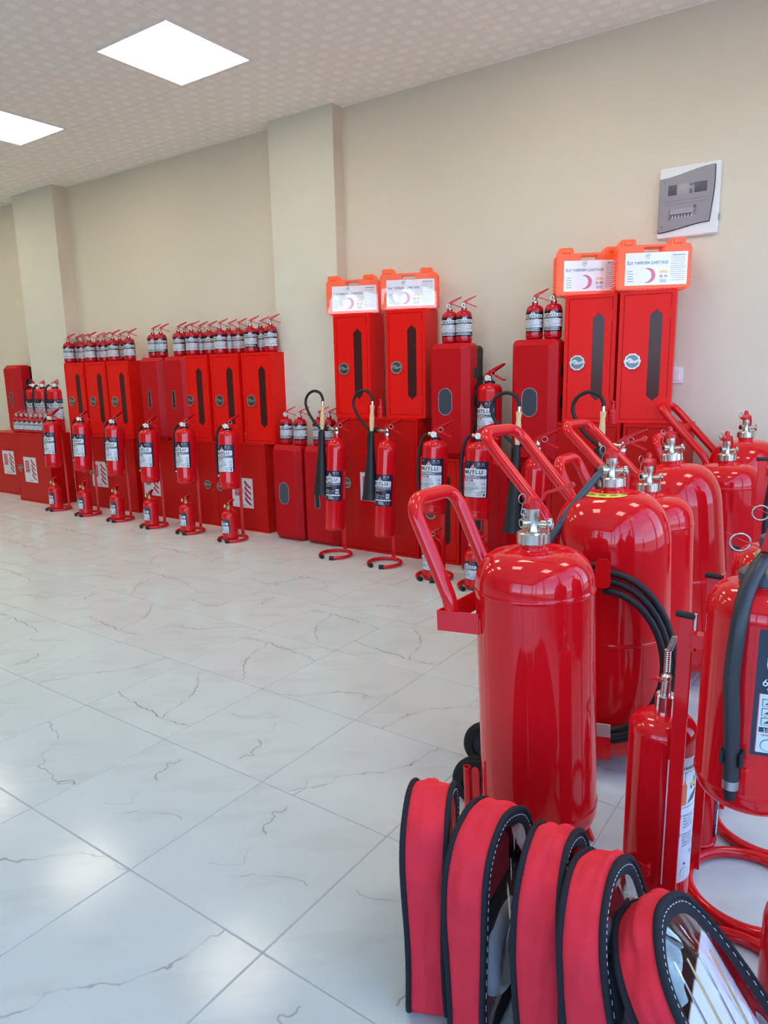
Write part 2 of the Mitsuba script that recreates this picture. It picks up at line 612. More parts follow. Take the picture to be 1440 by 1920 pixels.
bar_y = P(box(-.012, .012, Y0, WALL_Y, 0, .014), 'm_grid', False)
for nn in range(1, 13):
    scene['ceiling__grid_bar' if k == 0 else f'ceiling__grid_bar_{k:03d}'] = {**bar_x, 'to_world': T4().translate([0, CV - nn * CELL, ZC + .004])}
    k += 1
for kk in range(-12, 8):
    scene[f'ceiling__grid_bar_{k:03d}'] = {**bar_y, 'to_world': T4().translate([CU + kk * CELL, 0, ZC + .0045])}
    k += 1
scene['trim_1'] = P(box(X0, X1, WALL_Y - .006, WALL_Y, ZC - .004, ZC + .02), 'm_grid', False)
labels['trim_1'] = {'kind': 'structure', 'label': 'narrow ceiling edge trim along the wall'}
lamp_frame = P(extr_z(sg.box(.006, .006, CELL - .006, CELL - .006).difference(sg.box(.018, .018, CELL - .018, CELL - .018)), -.004, .012), 'm_white_plastic', False)
df = trimesh.Trimesh([[.018, .018, 0], [CELL - .018, .018, 0], [CELL - .018, CELL - .018, 0], [.018, CELL - .018, 0]], [[0, 2, 1], [0, 3, 2]], process=False)
lamp_light = P(df, 'm_white_plastic', False, emitter={'type': 'area', 'radiance': {'type': 'rgb', 'value': [LAMP * 1.0, LAMP * .91, LAMP * .74]}})
for kk, nn in LAMPS:
    lab = {(0, 2): 'square white light panel set in the ceiling near the column', (-3, 2): 'square white light panel cut by the left edge of the photo'}.get((kk, nn), f"ceiling light panel outside the photo, {'wall' if nn == 2 else 'street'} row, {['first', 'second', 'third', 'fourth', 'fifth', 'sixth'][(kk + 9) // 3]} from the far end")
    x, y = CU + kk * CELL, CV - (nn + 1) * CELL
    if x > X1 - CELL or x < X0:
        continue
    thing('ceiling_light', [('frame', lamp_frame), ('diffuser', lamp_light)], lab, 'ceiling light', T4().translate([x, y, ZC]), group='ceiling light panels')

# ------------------------------------------------------------------ print colours
NAVY, INK, PALE, RED_P, MAG = (.012, .014, .035), (.02, .022, .04), (.62, .66, .70), (.55, .03, .05), (.42, .02, .08)
GREY_L, BLACKP = (.28, .30, .34), (.012, .008, .012)


def flame(pr, x, z, h, layer=2, drop=PALE):
    """A flame: a red drop with two pale licks."""
    w = h * .62
    body = sg.Polygon([(x - w * .5, z + h * .15), (x - w * .42, z + h * .45), (x - w * .12, z + h * .75), (x - w * .02, z + h), (x + w * .22, z + h * .72), (x + w * .5, z + h * .45), (x + w * .48, z + h * .12), (x + w * .15, z), (x - w * .2, z)])
    pr.poly(body, (.62, .05, .06), layer)
    for s in (-.22, .1):
        lick = sg.Polygon([(x + w * (s - .06), z + h * .06), (x + w * (s + .02), z + h * .4), (x + w * (s + .22), z + h * .72), (x + w * (s + .18), z + h * .45), (x + w * (s + .08), z + h * .06)])
        pr.poly(lick, drop, layer + 1)


def label_powder(R, w, z0, z1):
    """The maker's label: navy, flame and name above a pale instruction panel."""
    pr, h = Print(), z1 - z0
    x0, x1 = -w / 2, w / 2
    Z = lambda t: z1 - h * t  # noqa: E731
    pr.poly(rrect(x0, x1, z0, z1, .002, 2), NAVY, 1)
    bw = w * .46
    flame(pr, 0, Z(.20), h * .16, 3)
    for i in range(4):
        pr.poly(sg.Point(w * (.14 + .065 * i), Z(.125)).buffer(w * .018, quad_segs=2), GREY_L, 2)
    pr.text('CE', w * .27, Z(.085), h * .035, PALE, 2)
    pr.poly(rrect(w * .13, w * .21, Z(.09), Z(.045), .002, 2), GREY_L, 2)
    pr.text('2', -w * .24, Z(.085), h * .04, PALE, 2)
    pr.poly(rrect(-bw, w * .42, Z(.395), Z(.21), .006, 3), PALE, 2)
    pr.poly(sg.Point(0, Z(.215)).buffer(w * .09, quad_segs=4), PALE, 2)
    pr.text('MUTLU', -w * .012, Z(.345), h * .098, INK, 4, center=True, width=w * .62)
    pr.rect(-w * .14, w * .12, Z(.385), Z(.372), GREY_L, 3)
    pr.rect(x0 + .004, w * .42, Z(.475), Z(.40), (.10, .115, .17), 2)
    pr.lines(-w * .36, w * .36, Z(.41), Z(.47), 2, PALE, 3, 3)
    pr.rect(x0 + .004, w * .43, Z(.985), Z(.48), PALE, 2)
    pr.rect(-w * .34, w * .02, Z(.545), Z(.495), MAG, 3)
    pr.rect(-w * .22, -w * .03, Z(.528), Z(.51), PALE, 4)
    pr.lines(-w * .40, w * .18, Z(.56), Z(.70), 4, GREY_L, 3, 5)
    pr.lines(-w * .40, w * .24, Z(.71), Z(.835), 4, (.12, .14, .18), 3, 6)
    for t in (.60, .70, .80):
        pr.rect(w * .28, w * .38, Z(t + .05), Z(t), (.22, .25, .3), 3)
        pr.rect(w * .295, w * .345, Z(t + .04), Z(t + .012), PALE, 4)
    pr.rect(x0 + .006, w * .42, Z(.855), Z(.845), (.05, .07, .12), 3)
    pr.lines(-w * .38, w * .10, Z(.875), Z(.965), 4, GREY_L, 3, 9)
    pr.lines(w * .12, w * .3, Z(.88), Z(.96), 3, GREY_L, 3, 2)
    pr.rect(w * .33, w * .385, Z(.95), Z(.89), INK, 3)
    return pr.build(R)


def label_co2(R, w, z0, z1):
    pr, h = Print(), z1 - z0
    x0, x1 = -w / 2, w / 2
    Z = lambda t: z1 - h * t  # noqa: E731
    pr.poly(rrect(x0, x1, z0, z1, .002, 2), NAVY, 1)
    flame(pr, 0, Z(.20), h * .165, 3)
    pr.text('CE', w * .27, Z(.085), h * .04, PALE, 2)
    pr.poly(rrect(w * .13, w * .22, Z(.09), Z(.04), .002, 2), GREY_L, 2)
    for i in range(4):
        pr.poly(sg.Point(w * (.14 + .065 * i), Z(.125)).buffer(w * .018, quad_segs=2), GREY_L, 2)
    pr.poly(rrect(-w * .46, w * .43, Z(.40), Z(.20), .006, 3), PALE, 2)
    pr.poly(sg.Point(0, Z(.205)).buffer(w * .09, quad_segs=4), PALE, 2)
    pr.text('MUTLU', -w * .012, Z(.335), h * .10, INK, 4, center=True, width=w * .62)
    pr.rect(-w * .14, w * .12, Z(.378), Z(.362), INK, 3)
    pr.rect(-w * .44, w * .42, Z(.45), Z(.42), GREY_L, 2)
    pr.rect(-w * .44, w * .43, Z(.475), Z(.468), PALE, 2)
    pr.rect(-w * .34, w * .16, Z(.525), Z(.50), (.6, .05, .05), 2)
    pr.rect(-w * .22, 0, Z(.52), Z(.505), PALE, 3)
    pr.lines(-w * .40, 0, Z(.54), Z(.60), 2, GREY_L, 2, 4)
    pr.lines(-w * .40, w * .2, Z(.63), Z(.77), 4, PALE, 2, 8, .3)
    for t in (.60, .69):
        pr.rect(w * .25, w * .38, Z(t + .07), Z(t), PALE, 2)
        pr.rect(w * .28, w * .34, Z(t + .05), Z(t + .02), GREY_L, 3)
    pr.rect(-w * .42, w * .44, Z(.83), Z(.79), PALE, 2)
    pr.lines(-w * .40, -w * .14, Z(.85), Z(.96), 4, GREY_L, 2, 12)
    pr.lines(-w * .05, w * .2, Z(.85), Z(.96), 4, PALE, 2, 13)
    pr.poly(sg.Point(w * .33, Z(.90)).buffer(w * .06).difference(sg.Point(w * .33, Z(.90)).buffer(w * .045)), GREY_L, 2)
    return pr.build(R)


def label_small(R, w, z0, z1, foot):
    """foot: the kind with a dark band of print at the bottom."""
    pr, h = Print(), z1 - z0
    x0, x1 = -w / 2, w / 2
    Z = lambda t: z1 - h * t  # noqa: E731
    pr.rect(x0, x1, z0, z1, BLACKP, 1)
    k = .80 if foot else 1.0
    flame(pr, 0, Z(.15 * k), h * .14, 4)
    pr.poly(sg.Point(0, Z(.17 * k)).buffer(w * .10, quad_segs=3), PALE, 2)
    pr.poly(rrect(-w * .43, w * .43, Z(.37 * k), Z(.16 * k), .004, 2), PALE, 2)
    pr.text('MUTLU', 0, Z(.31 * k), h * .10 * k, INK, 4, center=True, width=w * .66)
    pr.rect(-w * .30, w * .30, Z(.355 * k), Z(.335 * k), GREY_L, 3)
    pr.lines(-w * .42, w * .42, Z(.385 * k), Z(.455 * k), 2, GREY_L, 3, 3)
    pr.rect(-w * .44, w * .44, Z(.97 * k), Z(.47 * k), PALE, 2)
    pr.lines(-w * .40, w * .28, Z(.50 * k), Z(.76 * k), 4, GREY_L, 3, 8)
    pr.rect(w * .33, w * .41, Z(.76 * k), Z(.58 * k), GREY_L, 3)
    pr.rect(-w * .43, w * .43, Z(.80 * k), Z(.785 * k), INK, 3)
    pr.lines(-w * .40, w * .40, Z(.825 * k), Z(.95 * k), 3, GREY_L, 3, 9)
    if foot:
        pr.lines(-w * .42, w * .42, Z(.82), Z(.97), 2, PALE, 2, 5, .45)
    return pr.build(R)


# ------------------------------------------------------------------ extinguishers
def cyl_body(r, z0, z1, rs, neck_r, neck_z, weld=None, rb=None, bead=.0022, bottom_flat=True):
    """Side profile of a pressure cylinder: rounded foot, straight wall with a weld bead, domed shoulder, neck."""
    rb = rb or r * .28
    pr = [(0, z0)] + arc2(r - rb, z0 + rb, rb, -90, 0, 5)
    for wz in ([weld] if isinstance(weld, (int, float)) else (weld or [])):
        pr += [(r, wz - .004), (r + bead, wz - .0015), (r + bead, wz + .0015), (r, wz + .004)]
    zs = z1 - rs
    n = 9
    pr += [(neck_r + (r - neck_r) * math.cos(math.radians(90 * i / n)) ** .75, zs + rs * math.sin(math.radians(90 * i / n)) ** 1.0) for i in range(n)]
    pr += [(neck_r, z1), (neck_r, neck_z), (0, neck_z)]
    return pr


def lever_parts(s, z):
    """The two squeeze levers and the ring pin of a hand extinguisher; s scales, z is the valve head's height; they reach towards +x."""
    up = cat([flatbar([(-.018 * s, z + .004 * s), (.004 * s, z + .022 * s), (.03 * s, z + .034 * s), (.088 * s, z + .056 * s)], .022 * s, .0045 * s),
              extr(sg.Polygon([(-.020 * s, z - .002 * s), (.004 * s, z + .024 * s), (.03 * s, z + .036 * s), (.088 * s, z + .058 * s), (.086 * s, z + .050 * s), (.034 * s, z + .022 * s), (.012 * s, z + .004 * s)]), -.011 * s, -.009 * s),
              extr(sg.Polygon([(-.020 * s, z - .002 * s), (.004 * s, z + .024 * s), (.03 * s, z + .036 * s), (.088 * s, z + .058 * s), (.086 * s, z + .050 * s), (.034 * s, z + .022 * s), (.012 * s, z + .004 * s)]), .009 * s, .011 * s)])
    low = flatbar([(-.012 * s, z), (.03 * s, z + .004 * s), (.055 * s, z - .008 * s), (.092 * s, z - .022 * s)], .02 * s, .0065 * s)
    ring = rot(tube([(.011 * s * math.cos(a), 0, .011 * s * math.sin(a)) for a in np.linspace(0, 2 * math.pi, 17)[:-1]], .0016 * s, 6, closed=True), (0, 0, 1), 20)
    ring = mv(ring, .035 * s, -.016 * s, z + .012 * s)
    return up, low, ring


def make_small(r, h, kind, red, gauge_rot):
    """A small powder extinguisher; local front is -y, levers towards +x."""
    body = lathe(cyl_body(r, 0, h, r * .75, r * .36, h + .012, weld=h * .115), 28)
    zv = h + .012
    parts = [('body', P(body, red, 40)),
             ('valve', P(cat([lathe([(0, zv - .002), (r * .34, zv - .002), (r * .34, zv + .008), (r * .2, zv + .012), (r * .2, zv + .03), (0, zv + .03)], 14), mv(rot(lathe([(0, 0), (r * .12, 0), (r * .12, r * .42), (0, r * .42)], 10), (1, 0, 0), 90), 0, 0, zv + .017)]), 'm_brass' if kind == 'stand' else 'm_nickel', 40))]
    dial = rot(lathe([(0, 0), (r * .30, 0), (r * .32, .002), (r * .32, .007), (r * .27, .010), (r * .25, .008), (0, .008)], 20), (1, 0, 0), 90)
    dial = rot(mv(dial, 0, -r * .40, 0), (0, 0, 1), gauge_rot)
    face = Print()
    face.poly(sg.Point(0, 0).buffer(r * .245, quad_segs=6), (.7, .7, .68), 1)
    face.poly(sg.Point(0, 0).buffer(r * .12, quad_segs=4), (.10, .11, .12), 2)
    fm, fc = face.build(None, .0005)
    fm = rot(mv(fm, 0, -r * .40 - .0078, 0), (0, 0, 1), gauge_rot)
    parts += [('valve__gauge', P(mv(dial, 0, 0, zv + .017), 'm_nickel', 30)), ('valve__dial', P(mv(fm, 0, 0, zv + .017), 'm_print', color=fc))]
    s = r / .058
    up, low, ring = lever_parts(s, zv + .024)
    parts += [('squeeze_lever', P(up, 'm_red_lever', False)), ('carry_lever', P(low, 'm_red_lever', False)), ('pin_ring', P(ring, 'm_brass', True))]
    if kind == 'stand':
        lm, lc = label_powder(r, r * 2.35, h * .27, h * .73)
    else:
        lm, lc = label_small(r, r * 2.9, h * .21, h * .80, kind == 'foot')
    parts.append(('label', P(lm, 'm_print', color=lc)))
    return parts


def make_powder(r=.069, h=.395):
    """A six-kilo powder extinguisher; z=0 at the foot, front -y, hose on the -x side, levers towards +x."""
    body = lathe(cyl_body(r, 0, h, r * .55, r * .40, h + .006, weld=h * .115, bead=.0015), 40)
    zv = h + .004
    collar = lathe([(0, zv), (r * .42, zv), (r * .42, zv + .008), (r * .30, zv + .014), (0, zv + .014)], 20)
    valve = cat([lathe([(0, zv + .010), (r * .24, zv + .010), (r * .24, zv + .022), (r * .17, zv + .026), (r * .17, zv + .046), (0, zv + .046)], 16),
                 mv(rot(lathe([(0, 0), (.009, 0), (.009, .025), (.012, .025), (.012, .040), (0, .040)], 12), (0, 1, 0), -90), 0, 0, zv + .030),
                 mv(rot(lathe([(0, 0), (.007, 0), (.007, .018), (0, .018)], 12), (1, 0, 0), 90), 0, 0, zv + .028)])
    dial = mv(rot(lathe([(0, 0), (.015, 0), (.0165, .002), (.0165, .009), (.013, .011), (0, .009)], 20), (1, 0, 0), 90), 0, -.018, zv + .028)
    up, low, ring = lever_parts(1.12, zv + .040)
    hose = tube(smooth_path([(-.038, 0, zv + .030), (-.062, -.004, zv + .022), (-.083, -.010, zv - .02), (-.092, -.016, h * .72), (-.088, -.020, h * .45), (-.078, -.024, h * .30)], 30), .0085, 10)
    nozzle = tube([(-.078, -.024, h * .30), (-.0765, -.0245, h * .25), (-.074, -.025, h * .19)], [.0105, .0105, .007], 10)
    clip = cbox(-.075, -.058, -.034, -.018, h * .215, h * .245, .002)
    lm, lc = label_powder(r, r * 2.45, h * .30, h * .765)
    return [('body', P(body, 'm_red_gloss', 40)), ('collar', P(collar, 'm_black_plastic', 30)), ('valve', P(valve, 'm_nickel', 40)), ('valve__gauge', P(dial, 'm_dial', 30)),
            ('squeeze_lever', P(up, 'm_red_lever', False)), ('carry_lever', P(low, 'm_red_lever', False)), ('pin_ring', P(ring, 'm_steel', True)),
            ('hose', P(hose, 'm_rubber', True)), ('hose__nozzle', P(nozzle, 'm_rubber', 40)), ('hose_clip', P(clip, 'm_white_plastic', False)), ('label', P(lm, 'm_print', color=lc))]


def make_co2(r=.0605):
    """A carbon dioxide extinguisher with horn; z=0 at the foot."""
    h = .505
    n = 10
    prof = [(0, 0)] + arc2(r - .018, .018, .018, -90, 0, 5) + [(r * (math.cos(math.radians(90 * i / n)) * .80 + .20) if i else r, h + r * 1.05 * math.sin(math.radians(90 * i / n))) for i in range(n)]
    prof += [(r * .30, h + r * 1.05), (r * .27, h + r * 1.05 + .012), (r * .27, h + .098), (0, h + .098)]
    body = lathe(prof, 40)
    zv = h + .095
    valve = cat([lathe([(0, zv - .004), (.019, zv - .004), (.019, zv + .010), (.013, zv + .014), (.013, zv + .040), (0, zv + .040)], 16),
                 mv(rot(lathe([(0, 0), (.008, 0), (.008, .022), (.012, .022), (.012, .036), (.0085, .036), (.0085, .072), (0, .072)], 12), (0, 1, 0), -90), 0, -.01, zv + .022),
                 mv(rot(lathe([(0, 0), (.010, 0), (.010, .02), (.0, .02)], 12), (1, 0, 0), 90), 0, 0, zv + .016)])
    up, low, ring = lever_parts(1.1, zv + .034)
    hx, hy = -.082, -.042
    horn_top, horn_bot = zv + .018, .215
    q = []
    for z, a, b in ((horn_top, .013, .013), (horn_top - .10, .019, .019), (horn_bot + .03, .040, .036), (horn_bot, .044, .040)):
        q.append([(hx + a * math.cos(t) * (1 + .12 * abs(math.sin(2 * t))), hy + b * math.sin(t) * (1 + .12 * abs(math.sin(2 * t))), z) for t in np.arange(16) * math.pi / 8])
    v = np.array(q).reshape(-1, 3)
    f = []
    for i in range(3):
        for j in range(16):
            j2 = (j + 1) % 16
            f += [(i * 16 + j, (i + 1) * 16 + j, (i + 1) * 16 + j2), (i * 16 + j, (i + 1) * 16 + j2, i * 16 + j2)]
    v = np.vstack([v, [[hx, hy, horn_top], [hx, hy, horn_bot + .25]]])
    for j in range(16):
        f += [(64, j, (j + 1) % 16), (65, 48 + (j + 1) % 16, 48 + j)]
    horn = mesh(v, f)
    grip = lathe([(0, horn_top), (.0105, horn_top), (.0145, horn_top + .045), (.0145, horn_top + .075), (.0105, horn_top + .115), (.0135, horn_top + .140), (.0135, horn_top + .150), (0, horn_top + .150)], 18)
    grip = mv(grip, hx, hy, 0)
    fer = mv(lathe([(0, horn_top + .148), (.008, horn_top + .148), (.008, horn_top + .182), (0, horn_top + .182)], 14), hx, hy, 0)
    zt = horn_top
    hose = tube(smooth_path([(hx - .012, hy + .004, zt + .000), (hx - .068, hy + .004, zt + .045), (hx - .118, hy + .002, zt + .108), (hx - .138, hy, zt + .165), (hx - .118, hy, zt + .212), (hx - .072, hy, zt + .234), (hx - .024, hy, zt + .222), (hx - .002, hy, zt + .190), (hx, hy, zt + .172)], 40), .0085, 10)
    trig = cat([cbox(hx - .028, hx - .020, hy - .006, hy + .006, zt - .088, zt - .010, .002), cbox(hx - .028, hx - .008, hy - .005, hy + .005, zt - .018, zt - .008, .002), cbox(hx - .028, hx - .012, hy - .005, hy + .005, zt - .092, zt - .082, .002)])
    swivel = mv(rot(lathe([(0, 0), (.013, 0), (.015, .006), (.015, .022), (0, .022)], 14), (0, 1, 0), 90), hx - .002, hy + .030, zt + .006)
    lm, lc = label_co2(r, r * 2.6, h * .37, h * .735)
    return [('body', P(body, 'm_red_gloss', 40)), ('valve', P(valve, 'm_nickel', 40)), ('squeeze_lever', P(up, 'm_red_lever', False)), ('carry_lever', P(low, 'm_red_lever', False)), ('pin_ring', P(ring, 'm_steel', True)),
            ('horn', P(horn, 'm_black_plastic', 50)), ('horn__trigger_guard', P(trig, 'm_black_plastic', False)), ('horn__swivel', P(swivel, 'm_black_plastic', 30)), ('grip', P(grip, 'm_wood', 50)),
            ('grip__ferrule', P(fer, 'm_chrome', 30)), ('hose', P(hose, 'm_rubber', True)), ('label', P(lm, 'm_print', color=lc))]


def make_stand(top, hook_z, hook_y):
    """A C-shaped floor ring open to the front (-y) with two capped ends and a flat pole at its back; pole at the origin."""
    R, tr = .098, .0095
    ang = np.radians(np.linspace(-62, 242, 33))
    ring = tube([(R * math.cos(a), R * math.sin(a) - R, .011 + tr * .2) for a in ang], tr, 10)
    feet = []
    for a, s in ((ang[0], -1), (ang[-1], 1)):
        c = np.array([R * math.cos(a), R * math.sin(a) - R, .0125])
        t = np.array([-math.sin(a), math.cos(a), 0]) * s
        feet.append(tube([c - t * .006, c + t * .022], .0125, 12))
    pole = cbox(-.013, .013, -.004, .004, .006, top, .0015)
    hook = cat([cbox(-.020, .020, hook_y, -.002, hook_z - .02, hook_z - .014, .001), cbox(-.020, .020, hook_y - .004, hook_y, hook_z - .02, hook_z + .014, .001)])
    return [('base_ring', P(ring, 'm_red_tube', True)), ('foot_cap', P(feet[0], 'm_rubber', 40)), ('foot_cap', P(feet[1], 'm_rubber', 40)), ('pole', P(pole, 'm_red_tube', False)), ('hook', P(hook, 'm_red_tube', False))]


small_plain = make_small(.0445, .175, 'plain', 'm_red_small', -12)
small_foot = make_small(.0445, .175, 'foot', 'm_red_small', -12)
small_stand = make_small(.054, .208, 'stand', 'm_red_gloss', -35)
powder = make_powder()
co2 = make_co2()
stand_hi = make_stand(.735, .665, -.030)
stand_co2 = make_stand(.66, .52, -.032)

# ------------------------------------------------------------------ cabinets
HEXWIN = lambda cx, z0, z1, w: sg.Polygon([(cx - w / 2, z0 + w * .52), (cx - w * .5, z1 - w * .52), (cx - w * .38, z1 - w * .36), (cx - w * .14, z1 - w * .20), (cx, z1), (cx + w * .14, z1 - w * .20), (cx + w * .38, z1 - w * .36), (cx + w / 2, z1 - w * .52), (cx + w / 2, z0 + w * .52), (cx + w * .38, z0 + w * .36), (cx + w * .14, z0 + w * .20), (cx, z0), (cx - w * .14, z0 + w * .20), (cx - w * .38, z0 + w * .36)])  # noqa: E731


def latch_mesh(x, z, r, y=0.0):
    """A round cast latch with a wavy rim and a raised swoosh."""
    ang = np.arange(64) * 2 * math.pi / 64
    rim = sg.Polygon([(x + r * (1 + .035 * math.cos(10 * a)) * math.cos(a), z + r * (1 + .035 * math.cos(10 * a)) * math.sin(a)) for a in ang])
    disc = extr(rim.difference(sg.Point(x, z).buffer(r * .80, quad_segs=8)), y - .007, y)
    face = extr(sg.Point(x, z).buffer(r * .82, quad_segs=8), y - .0035, y)
    sw = [(x - r * .7, z + r * .05), (x - r * .3, z + r * .28), (x + r * .15, z - .08 * r), (x + r * .7, z + r * .1)]
    swoosh = extr(sg.LineString([(p[0], p[1]) for p in np.array(smooth_path([(a, 0, b) for a, b in sw], 16))[:, [0, 2]]]).buffer(r * .14), y - .0065, y)
    hub = extr(sg.box(x - r * .45, z - r * .22, x + r * .45, z + r * .02), y - .0055, y)
    return cat([disc, swoosh, hub]), face


def make_tall(w, h=.63, d=.2, dark=False):
    """A tall steel cabinet with a latched door that has a long pointed window. Front at y=0, x from 0 to w."""
    fr = .019
    red = 'm_red_cabinet'
    shell = cat([box(0, w, .010, d, 0, h), extr(sg.box(0, 0, w, h).difference(sg.box(fr, fr, w - fr, h - fr)), 0, .012)])
    win = HEXWIN(w * .665, h * .17, h * .86, w * .225)
    door = extr(sg.box(fr + .003, fr + .003, w - fr - .003, h - fr - .003).difference(win), .0005, .0085)
    pane = extr(win.buffer(.001), .004, .0075)
    hinge = [extr(sg.box(w - fr - .004, z - .03, w - fr + .004, z + .03), -.003, .002) for z in (h * .155, h * .83)]
    lt, lface = latch_mesh(w * .275, h * .475, w * .150, .0005)
    return [('shell', P(shell, red, False)), ('door', P(door, red, False)), ('door__window', P(pane, 'm_window', False)), ('door__latch', P(lt, 'm_latch', False)), ('door__latch_face', P(lface, 'm_latch_face', False)), ('hinge', P(hinge[0], red, False)), ('hinge', P(hinge[1], red, False))]


def hose_sign(w, h):
    """The pale fire-hose sign with its red panel and flame strokes."""
    pr = Print()
    a, b = w / 2, h / 2
    pr.rect(-a, a, -b, b, (.62, .62, .62), 1)
    pr.rect(-a * .93, a * .93, -b * .94, b * .94, (.40, .40, .42), 2)
    pr.rect(-a * .90, a * .90, -b * .92, b * .92, (.62, .62, .64), 3)
    pr.rect(-a * .74, -a * .12, -b * .22, b * .72, (.46, .10, .13), 4)
    for i in range(3):
        pr.rect(-a * .68, -a * .18, b * (.5 - .22 * i), b * (.56 - .22 * i), (.55, .3, .32), 5)
    for i in range(4):
        z = b * (.55 - .38 * i)
        s = sg.Polygon([(a * .18, z + b * .18), (a * .34, z), (a * .62, z - b * .18), (a * .84, z - b * .30), (a * .80, z - b * .10), (a * .56, z + b * .04), (a * .40, z + b * .22), (a * .34, z + b * .36)])
        pr.poly(s.intersection(sg.box(-a * .88, -b * .80, a * .88, b * .84)), (.42, .03, .06), 4)
    pr.poly(sg.Point(a * .05, b * .12).buffer(a * .12).difference(sg.Point(a * .05, b * .12).buffer(a * .07)), (.3, .3, .32), 4)
    pr.rect(-a * .30, a * .30, -b * .86, -b * .80, (.25, .25, .27), 4)
    return pr.build(None, .0004)


def make_low(w, h, d, seams, latches, sign=None, hinge_z=None):
    """A low steel hose cabinet; seams split its front into doors."""
    fr = .016
    shell = cat([box(0, w, .010, d, 0, h), extr(sg.box(0, 0, w, h).difference(sg.box(fr, fr, w - fr, h - fr)), 0, .012)])
    parts = [('shell', P(shell, 'm_red_low', False))]
    edges = [fr] + list(seams) + [w - fr]
    for a, b in zip(edges, edges[1:]):
        parts.append(('door', P(extr(sg.box(a + .0028, fr + .0028, b - .0028, h - fr - .0028), .0005, .0085), 'm_red_door', False)))
    for x, z in latches:
        lt, lface = latch_mesh(x, z, .035, .0005)
        parts += [('latch', P(lt, 'm_latch', False)), ('latch__face', P(lface, 'm_latch_face', False))]
    if sign:
        sx, sz, sw, sh = sign
        m, c = hose_sign(sw, sh)
        parts.append(('sign', P(mv(m, sx, 0, sz), 'm_print', color=c)))
    parts.append(('hinge', P(extr(sg.box(fr - .004, h * .12, fr + .003, h * .12 + .05), -.003, .002), 'm_red_door', False)))
    return parts


def make_plastic(w, h, kind, back, d=.20):
    """A moulded plastic extinguisher box: bevelled red lid with a window, dark back shell, clips at the sides."""
    b = .034
    lid_d = d * .62
    outer = rrect(0, w, 0, h, .030, 4)
    inner = rrect(b * .9, w - b * 1.1, b, h - b * .9, .016, 4)
    lid = hull([(x, lid_d, z) for x, z in outer.exterior.coords] + [(x, .040, z) for x, z in outer.exterior.coords] + [(x, 0, z) for x, z in inner.exterior.coords])
    rear = hull([(x, y, z) for x, z in rrect(.008, w - .004, .010, h - .012, .028, 4).exterior.coords for y in (lid_d + .003, d)])
    parts = [('lid', P(lid, 'm_red_plastic', 25)), ('back_shell', P(rear, back, 25))]
    cx = w * .46
    if kind == 'oval':
        hole = sg.LineString([(cx, h * .452), (cx, h * .55)]).buffer(w * .162, quad_segs=8)
        parts.append(('lid__window', P(extr(hole, -.0012, .002), 'm_oval', False)))
        parts.append(('lid__window_rim', P(extr(hole.buffer(.0035).difference(hole), -.0022, .002), 'm_grey_plastic', False)))
    elif kind == 'slot':
        hole = sg.box(cx - w * .05, h * .40, cx + w * .05, h * .60)
        parts.append(('lid__window', P(extr(hole, -.0012, .002), 'm_slot', False)))
        parts.append(('lid__window_rim', P(extr(hole.buffer(.004, join_style='mitre').difference(hole), -.002, .002), 'm_alu', False)))
    else:
        hole = rrect(cx - w * .065, cx + w * .065, h * .385, h * .52, .008, 4)
        parts.append(('lid__window', P(extr(hole, -.0012, .002), 'm_slot', False)))
        parts.append(('lid__window_rim', P(extr(hole.buffer(.003).difference(hole), -.002, .002), 'm_grey_plastic', False)))
    for z in (h * .26, h * .50, h * .745):
        parts.append(('clip', P(cbox(w - .004, w + .004, lid_d * .62, lid_d + .014, z - .028, z + .028, .002), 'm_slot' if back == 'm_black_plastic' else 'm_red_plastic', False)))
    return parts


tall = {w: make_tall(w) for w in (.285, .262, .252)}
YL, YR = 3.612, 3.545
HL = .632
SOLID = 'm_black_plastic'
box_slot = make_plastic(.268, .645, 'slot', SOLID)
box_slot_red = make_plastic(.268, .645, 'slot', 'm_red_plastic')
box_oval = make_plastic(.252, .645, 'oval', SOLID)
box_oval_red = make_plastic(.252, .655, 'oval', 'm_red_plastic')
box_small_red = make_plastic(.282, .655, 'small', 'm_red_plastic')

# low cabinets on the floor, from the left end of the row
G1 = 'low hose cabinets on the floor'
thing('hose_cabinet', make_low(.80, .62, .2, [], [(.62, .33)], (.33, .32, .22, .235)), 'low red hose cabinet at the left edge, set back, with a pale fire-hose sign', 'cabinet', place(-7.40, 3.62), G1, {'sign': 'pale fire-hose sign with red flame strokes'})
thing('hose_cabinet', make_low(.575, .645, .34, [], [(.07, .315)], (.235, .305, .215, .235)), 'low red hose cabinet under the row of four black-hosed extinguishers', 'cabinet', place(-6.64, 3.47), G1, {'sign': 'pale fire-hose sign with red flame strokes'})
thing('hose_cabinet', make_low(.90, HL, .2, [.21], [(.15, .335), (.275, .325)], (.385, .30, .225, .225)), 'low red hose cabinet under the three left windowed cabinets, with two round latches', 'cabinet', place(-5.945, YL + .01), G1, {'sign': 'pale fire-hose sign with red flame strokes'})
thing('hose_cabinet', make_low(.73, HL, .2, [], [(.075, .30)], (.135, .28, .21, .215)), 'low red hose cabinet under the two plastic boxes with slot windows', 'cabinet', place(-4.965, YL), G1, {'sign': 'pale fire-hose sign with red flame strokes'})
thing('hose_cabinet', make_low(.71, .648, .2, [.205], [(.10, .315), (.235, .31)], (.465, .28, .215, .22)), 'low red hose cabinet left of the column with two round latches side by side', 'cabinet', place(-4.23, 3.595), G1, {'sign': 'pale fire-hose sign with red flame strokes'})
thing('hose_cabinet', make_low(.60, .852, .24, [.40], [(.065, .435)], (.25, .42, .16, .18)), 'wide tall red hose cabinet under the two orange first aid cases right of the column', 'cabinet', place(-2.815, 3.54), G1, {'sign': 'pale fire-hose sign mostly hidden by a black horn'})
